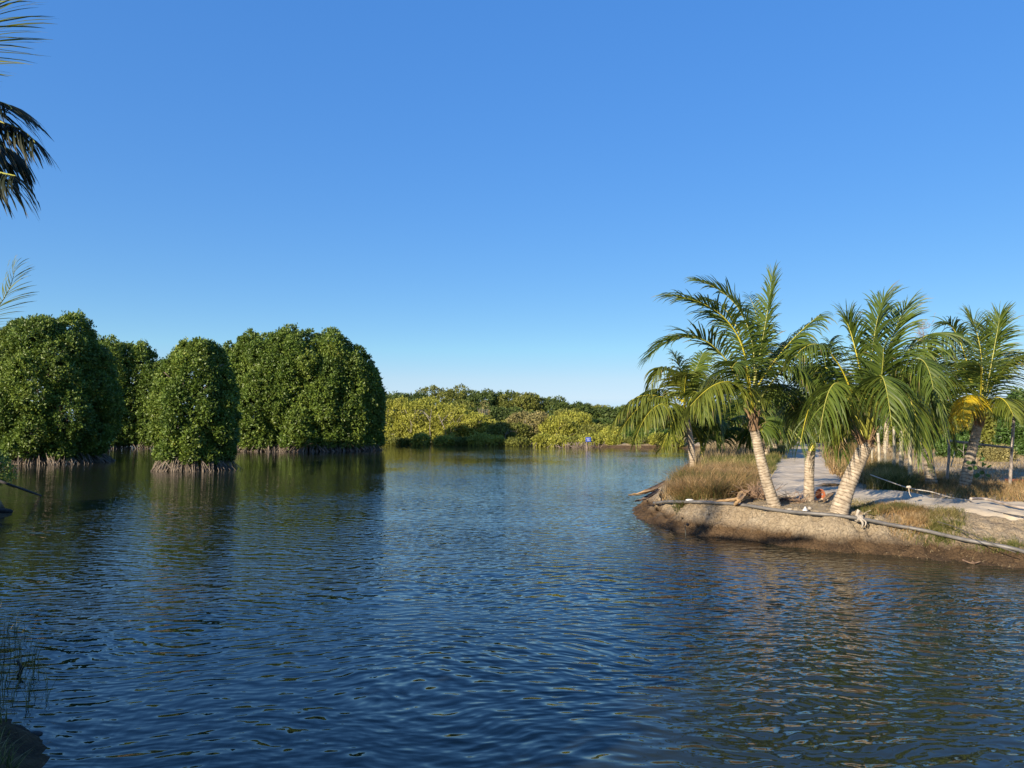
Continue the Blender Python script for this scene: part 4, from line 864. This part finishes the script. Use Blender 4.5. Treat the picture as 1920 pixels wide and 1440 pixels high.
# brush pile behind the tallest trunk
mb = MB(); R_ = np.random.RandomState(12)
for k in range(95):
    p0 = og(1405+R_.rand()*42, 935+R_.rand()*6, .03+.10*R_.rand()); dx = R_.randn()*.25; e = p0+np.array([dx, R_.randn()*.2, .06+.30*R_.rand()])
    tube(mb, spline([p0, (p0+e)/2+[0, 0, .06*R_.randn()], e], 7), np.linspace(.009, .003, 7), 4)
single(mb, 'brush_pile', M_twig, 'heap of thin dry brown twigs behind the tallest palm trunk', 'brush pile')
mb = MB()
for k in range(40):
    p0 = og(1460+R_.rand()*50, 941+R_.rand()*3, .02); e = p0+np.array([R_.randn()*.3, R_.randn()*.15, .05+.25*R_.rand()])
    tube(mb, spline([p0, (p0+e)/2+[0, 0, .04*R_.randn()], e], 7), np.linspace(.006, .002, 7), 4)
single(mb, 'brush_pile', M_twig, 'thin dry twigs scattered round the charred log', 'brush pile')
stick(og(1360,940,.02), og(1378,928,.08), at(1372,922,17.4), .012, M_post, 'twig', 'pale bent twig sticking out of the grass mound front', 'twig')
stick(G(1286,1008,-.05), G(1285,990,.18), G(1284,985,.3), .012, M_post, 'twig', 'thin pale twig upright at the waterline below the foam scrap', 'twig')
stick(og(1616,976,.02), og(1622,968,.06), at(1632,957,14.9), .014, M_post, 'twig', 'short pale stick standing right of the knotted rag', 'twig')
p = G(1822, 1056, .03); stick(p-[.16, 0, -.06], p, p+[.16, 0, .03], .012, M_twig, 'twig', 'forked pale brown twig at the waterline near the right edge', 'twig', fork=[[p, p+[.02, 0, .04], p+[.05, 0, -.05]]])
# ropes and cables
def line(pxs, zs, r, m, name, label, cat):
    P = []
    for (a, b), z in zip(pxs, zs):
        p = G(a, b, z); g_ = gz(p[0], p[1]); P.append([p[0], p[1], max(g_+.02, z)])
    return single(tube(MB(), spline(P, 70), r, 6), name, m, label, cat)
line([(1632,890),(1665,902),(1704,915),(1745,922),(1780,932),(1815,938)], [1.15,1.05,.95,.9,.82,.74], .013, M_rope, 'rope', 'pale slack rope strung from the dark tussock across the path edge', 'rope')
line([(1815,938),(1850,955),(1880,962),(1920,969),(1980,978)], [.74,.72,.71,.70,.70], .013, M_cable, 'cable', 'dark twisted cable running across the pale path to the right edge', 'cable')
line([(1758,978),(1790,988),(1830,1006),(1870,1024),(1905,1036)], [.62,.57,.5,.38,.3], .008, M_cable, 'thin_line', 'thin dark line lying slantwise over the bare slope to the pipe', 'line')
p = at(1704, 915, 16.9)
mb = MB()
tube(mb, np.stack([p[0]+.035*np.cos(th), p[1]+.03*np.sin(th), p[2]+.01*np.sin(th*2)+.02], -1), .022, 7, wob=.3); tube(mb, spline([p, p+[.01, 0, -.12], p+[.05, 0, -.2]], 6), .01, 5)
single(mb, 'rope_knot', M_rope, 'yellowish knot tied in the slack rope', 'knot')
line([(1820,935),(1850,936),(1905,950),(1950,955)], [.9,.85,.8,.78], .03, M_gpost, 'fallen_branch', 'grey branch lying in the dark grass by the right edge', 'branch')

# posts
def post(px, y0, y1, d, wpx, m, label, name='post', lean=0, group='pale posts in a row behind the palms', seed=0, fork=False):
    R_ = np.random.RandomState(seed); a = at(px, y1, d); a[2] = gz(a[0], a[1])-.1; b_ = at(px+lean, y0, d); r = wpx/2/F*d*.62
    mb = tube(MB(), spline([a, (a+b_)/2+R_.randn(3)*.02, b_], 12), np.linspace(r*1.05, r*.85, 12), 9, wob=.18)
    if fork: tube(mb, spline([a+[r*1.3, 0, .1], a+[r*1.5, 0, .3], a+[r*1.6, 0, .52]], 6), r*.8, 7, wob=.2)
    return single(mb, name, m, label, 'post', group, a)
post(1646,812,855,27,9,M_post,'short pale post nearest the leaning palm, first of the row',seed=1)
post(1659,826,862,26,8,M_post,'stubby cream post, second of the row behind the palms',seed=2,lean=1)
post(1673,800,872,25,9,M_post,'pale post with a sawn stub at its foot, third of the row',seed=3,lean=3,fork=True)
post(1689,808,874,24.5,13,M_post,'double-stemmed thick pale post, fourth of the row',seed=4,lean=1)
post(1705,815,894,21.5,12,M_post,'nearest pale post, half shaded, just left of the stringed palm trunk',seed=5,lean=1)
post(1635,820,850,30,6,M_post,'thin faint post farthest left of the row',seed=6)
post(1774,808,906,23,8,M_gpost,'grey leaning fence post left of the thick palm trunk','fence_post',5,'fence posts',7)
post(1893,770,908,21.5,9,M_gpost,'tall brown weathered fence pole near the right edge','fence_post',9,'fence posts',8)
p0 = at(1776, 826, 23); p1 = at(1897, 840, 21.4)
stick(p0, (p0+p1)/2+[0, .05, 0], p1, .045, M_gpost, 'fence_rail', 'weathered horizontal rail tied between the grey post and tall brown pole', 'rail')
p0 = og(1885,905,.08,.66); p1 = og(1960,908,.08,.66)
stick(p0, (p0+p1)/2, p1, .06, M_rust, 'fallen_log', 'reddish log lying at the foot of the tall brown pole', 'log')
p0 = at(1782, 858, 25); stick(p0+[0, 0, -.3], p0+[.1, 0, 0], at(1793, 836, 25), .02, M_post, 'twig', 'bright bare stick leaning in the dry field', 'twig')
# string round the palm trunk, vine with broad leaves
def vine():
    d = 19.6; c = onground(1842, 905); t = empty('vine', c, 'small climbing vine with broad round green leaves on the thick palm trunk', 'vine')
    mb = MB(); st = spline([c, at(1846, 885, d), at(1832, 872, d), at(1838, 858, d)], 20); tube(mb, st, .008, 5); shift(mb, c).build('stem', M_twig, t)
    R_ = np.random.RandomState(3); mb = MB()
    for (px, py) in [(1838,858),(1846,866),(1818,872),(1822,880),(1832,878),(1846,884),(1838,888),(1852,880),(1842,862),(1828,884),(1850,870),(1835,870),(1841,873),(1826,878),(1848,893),(1834,890),(1843,854),(1822,868),(1829,892),(1855,888)]:
        q = at(px+R_.randn()*3, py+R_.randn()*3, d+R_.randn()*.08); a = np.linspace(0, 2*np.pi, 10, endpoint=False); u = nrm(R_.randn(3)*.5+[0, -.6, .5]); s = nrm(np.cross(u, [1, .2, 0])); v = np.cross(u, s); r = .045+.03*R_.rand()
        V = q+r*(np.cos(a)[:, None]*s+np.sin(a)[:, None]*v)*(1-.25*(np.cos(a/2)**16)[:, None])
        mb.add(np.vstack([V, q-u*.012]), None, [[k, (k+1) % 10, 10] for k in range(10)], 0, R_.rand())
    shift(mb, c).build('leaves', M_bush, t)
vine()
# covered bundle far along the path
def bundle():
    c = G(1511, 832, .72); mb = MB(); R_ = np.random.RandomState(8); V = []; n = 18
    for k, (z, rx) in enumerate([(0, .30), (.08, .33), (.2, .30), (.35, .25), (.5, .2), (.6, .16), (.64, .05)]):
        a = np.linspace(0, 2*np.pi, n, endpoint=False); f = 1+.09*np.sin(5*a+z*3)+.04*R_.randn(n); V.append(np.stack([c[0]+np.cos(a)*rx*f, c[1]+np.sin(a)*rx*.8*f, c[2]+z+0*a], -1)*1.0)
    V = np.concatenate(V); i_ = np.arange(6)[:, None]*n; j_ = np.arange(n)[None]; k_ = (j_+1) % n
    mb.add(V, np.stack([i_+j_, i_+k_, i_+n+k_, i_+n+j_], -1).reshape(-1, 4)); 
    single(mb, 'cloth_bundle', M_purple, 'dark purple draped bundle standing at the far end of the path', 'bundle', None, c)
bundle()
# blue sign on a pale stump across the water
def sign():
    b = G(1101, 841); b[2] = -.1; t = empty('blue_sign', b, 'tiny square blue sign on a pale post at the far waterline', 'sign')
    mb = tube(MB(), spline([b, b+[-.05, 0, .6], b+[.05, 0, 1.2]], 10), np.linspace(.14, .08, 10), 8, wob=.3); shift(mb, b).build('post', M_root, t)
    c = at(1103, 824, b[1]-.12); mb = MB(); box(mb, c, (.55, .04, .46)); pn = shift(mb, b).build('panel', M_blue, t, False)
    mb = MB()
    for k, ww in enumerate((.34, .26, .3)): box(mb, c+[-.03+.02*k, -.025, .12-.12*k], (ww, .006, .03))
    shift(mb, b).build('lettering', M_white, pn, False)
sign()
mb = MB(); R_ = np.random.RandomState(33)
b = G(1085, 840)
for k in range(70):
    p0 = b+[R_.randn()*1.3, R_.rand()*1.0, -.05]; e = p0+np.array([R_.randn()*.3, R_.randn()*.2, .2+.5*R_.rand()]); tube(mb, spline([p0, (p0+e)/2, e], 4), .03, 4)
single(mb, 'root_stubs', M_root, 'patch of bleached root stubs in shallow water beside the blue sign', 'roots')
# left edge: branch dipping in the water, stump, stick, rock
stick(at(-30,893,20.6), at(25,911,20.2), G(78,930,-.02), .045, M_black, 'sunken_branch', 'dark branch slanting from the left bank into the water', 'branch')
stick(at(-40,955,19.8), at(-10,957,19.8), at(22,959,19.8), .09, M_black, 'cut_log', 'dark cut log end jutting over the water at the left edge', 'log')
p = G(32, 1272, -.03); stick(p, at(40, 1255, p[1]), at(32, 1238, p[1]), .018, M_black, 'stick', 'short crooked dark stick poking out of the near water', 'stick', fork=[[at(40,1255,p[1]), at(44,1252,p[1]), at(47,1248,p[1])]])
rock(G(65, 1377, .0), (.065, .045, .03), M_black, 'rock', 'small dark rock at the waterline in the lower left corner', 'rock', 9)
for k, (px, py, w_, tp) in enumerate([(-40, 950, 70, 880)]):
    c = np.array([-15.6, 20.6, 1.0]); t = empty('bank_shrub', c, 'dark shaded shrub on the bulge of bank at the left edge', 'shrub')
    mb = MB(); crown(mb, c, 1.4, .75, 1.9, 900, 9, .09, 20, .2, (.4, 2.0), 77); shift(mb, c).build('crown', M_mang, t)
    mb = MB(); limbs(mb, c+[0, 0, -.1], c+[0, 0, .7], 1.2, 8, .04, 7); shift(mb, c).build('trunk', M_bark, t)

c = np.array([-9.0, -.6, gz(-9.0, -.6)]); t = empty('bank_tree', c, 'broad tree on the near bank just beyond the left edge, shading the corner', 'tree')
mb = MB(); lobed(mb, c, 3.2, 1.3, 5.6, 1500, 9, .3, 14, 91, 1.0, (.5, 2.2), .36); shift(mb, c).build('crown', M_mang, t)
mb = MB(); limbs(mb, c-[0, 0, .1], c+[0, 0, 4.0], 3, 9, .16, 7); shift(mb, c).build('trunk', M_bark, t)
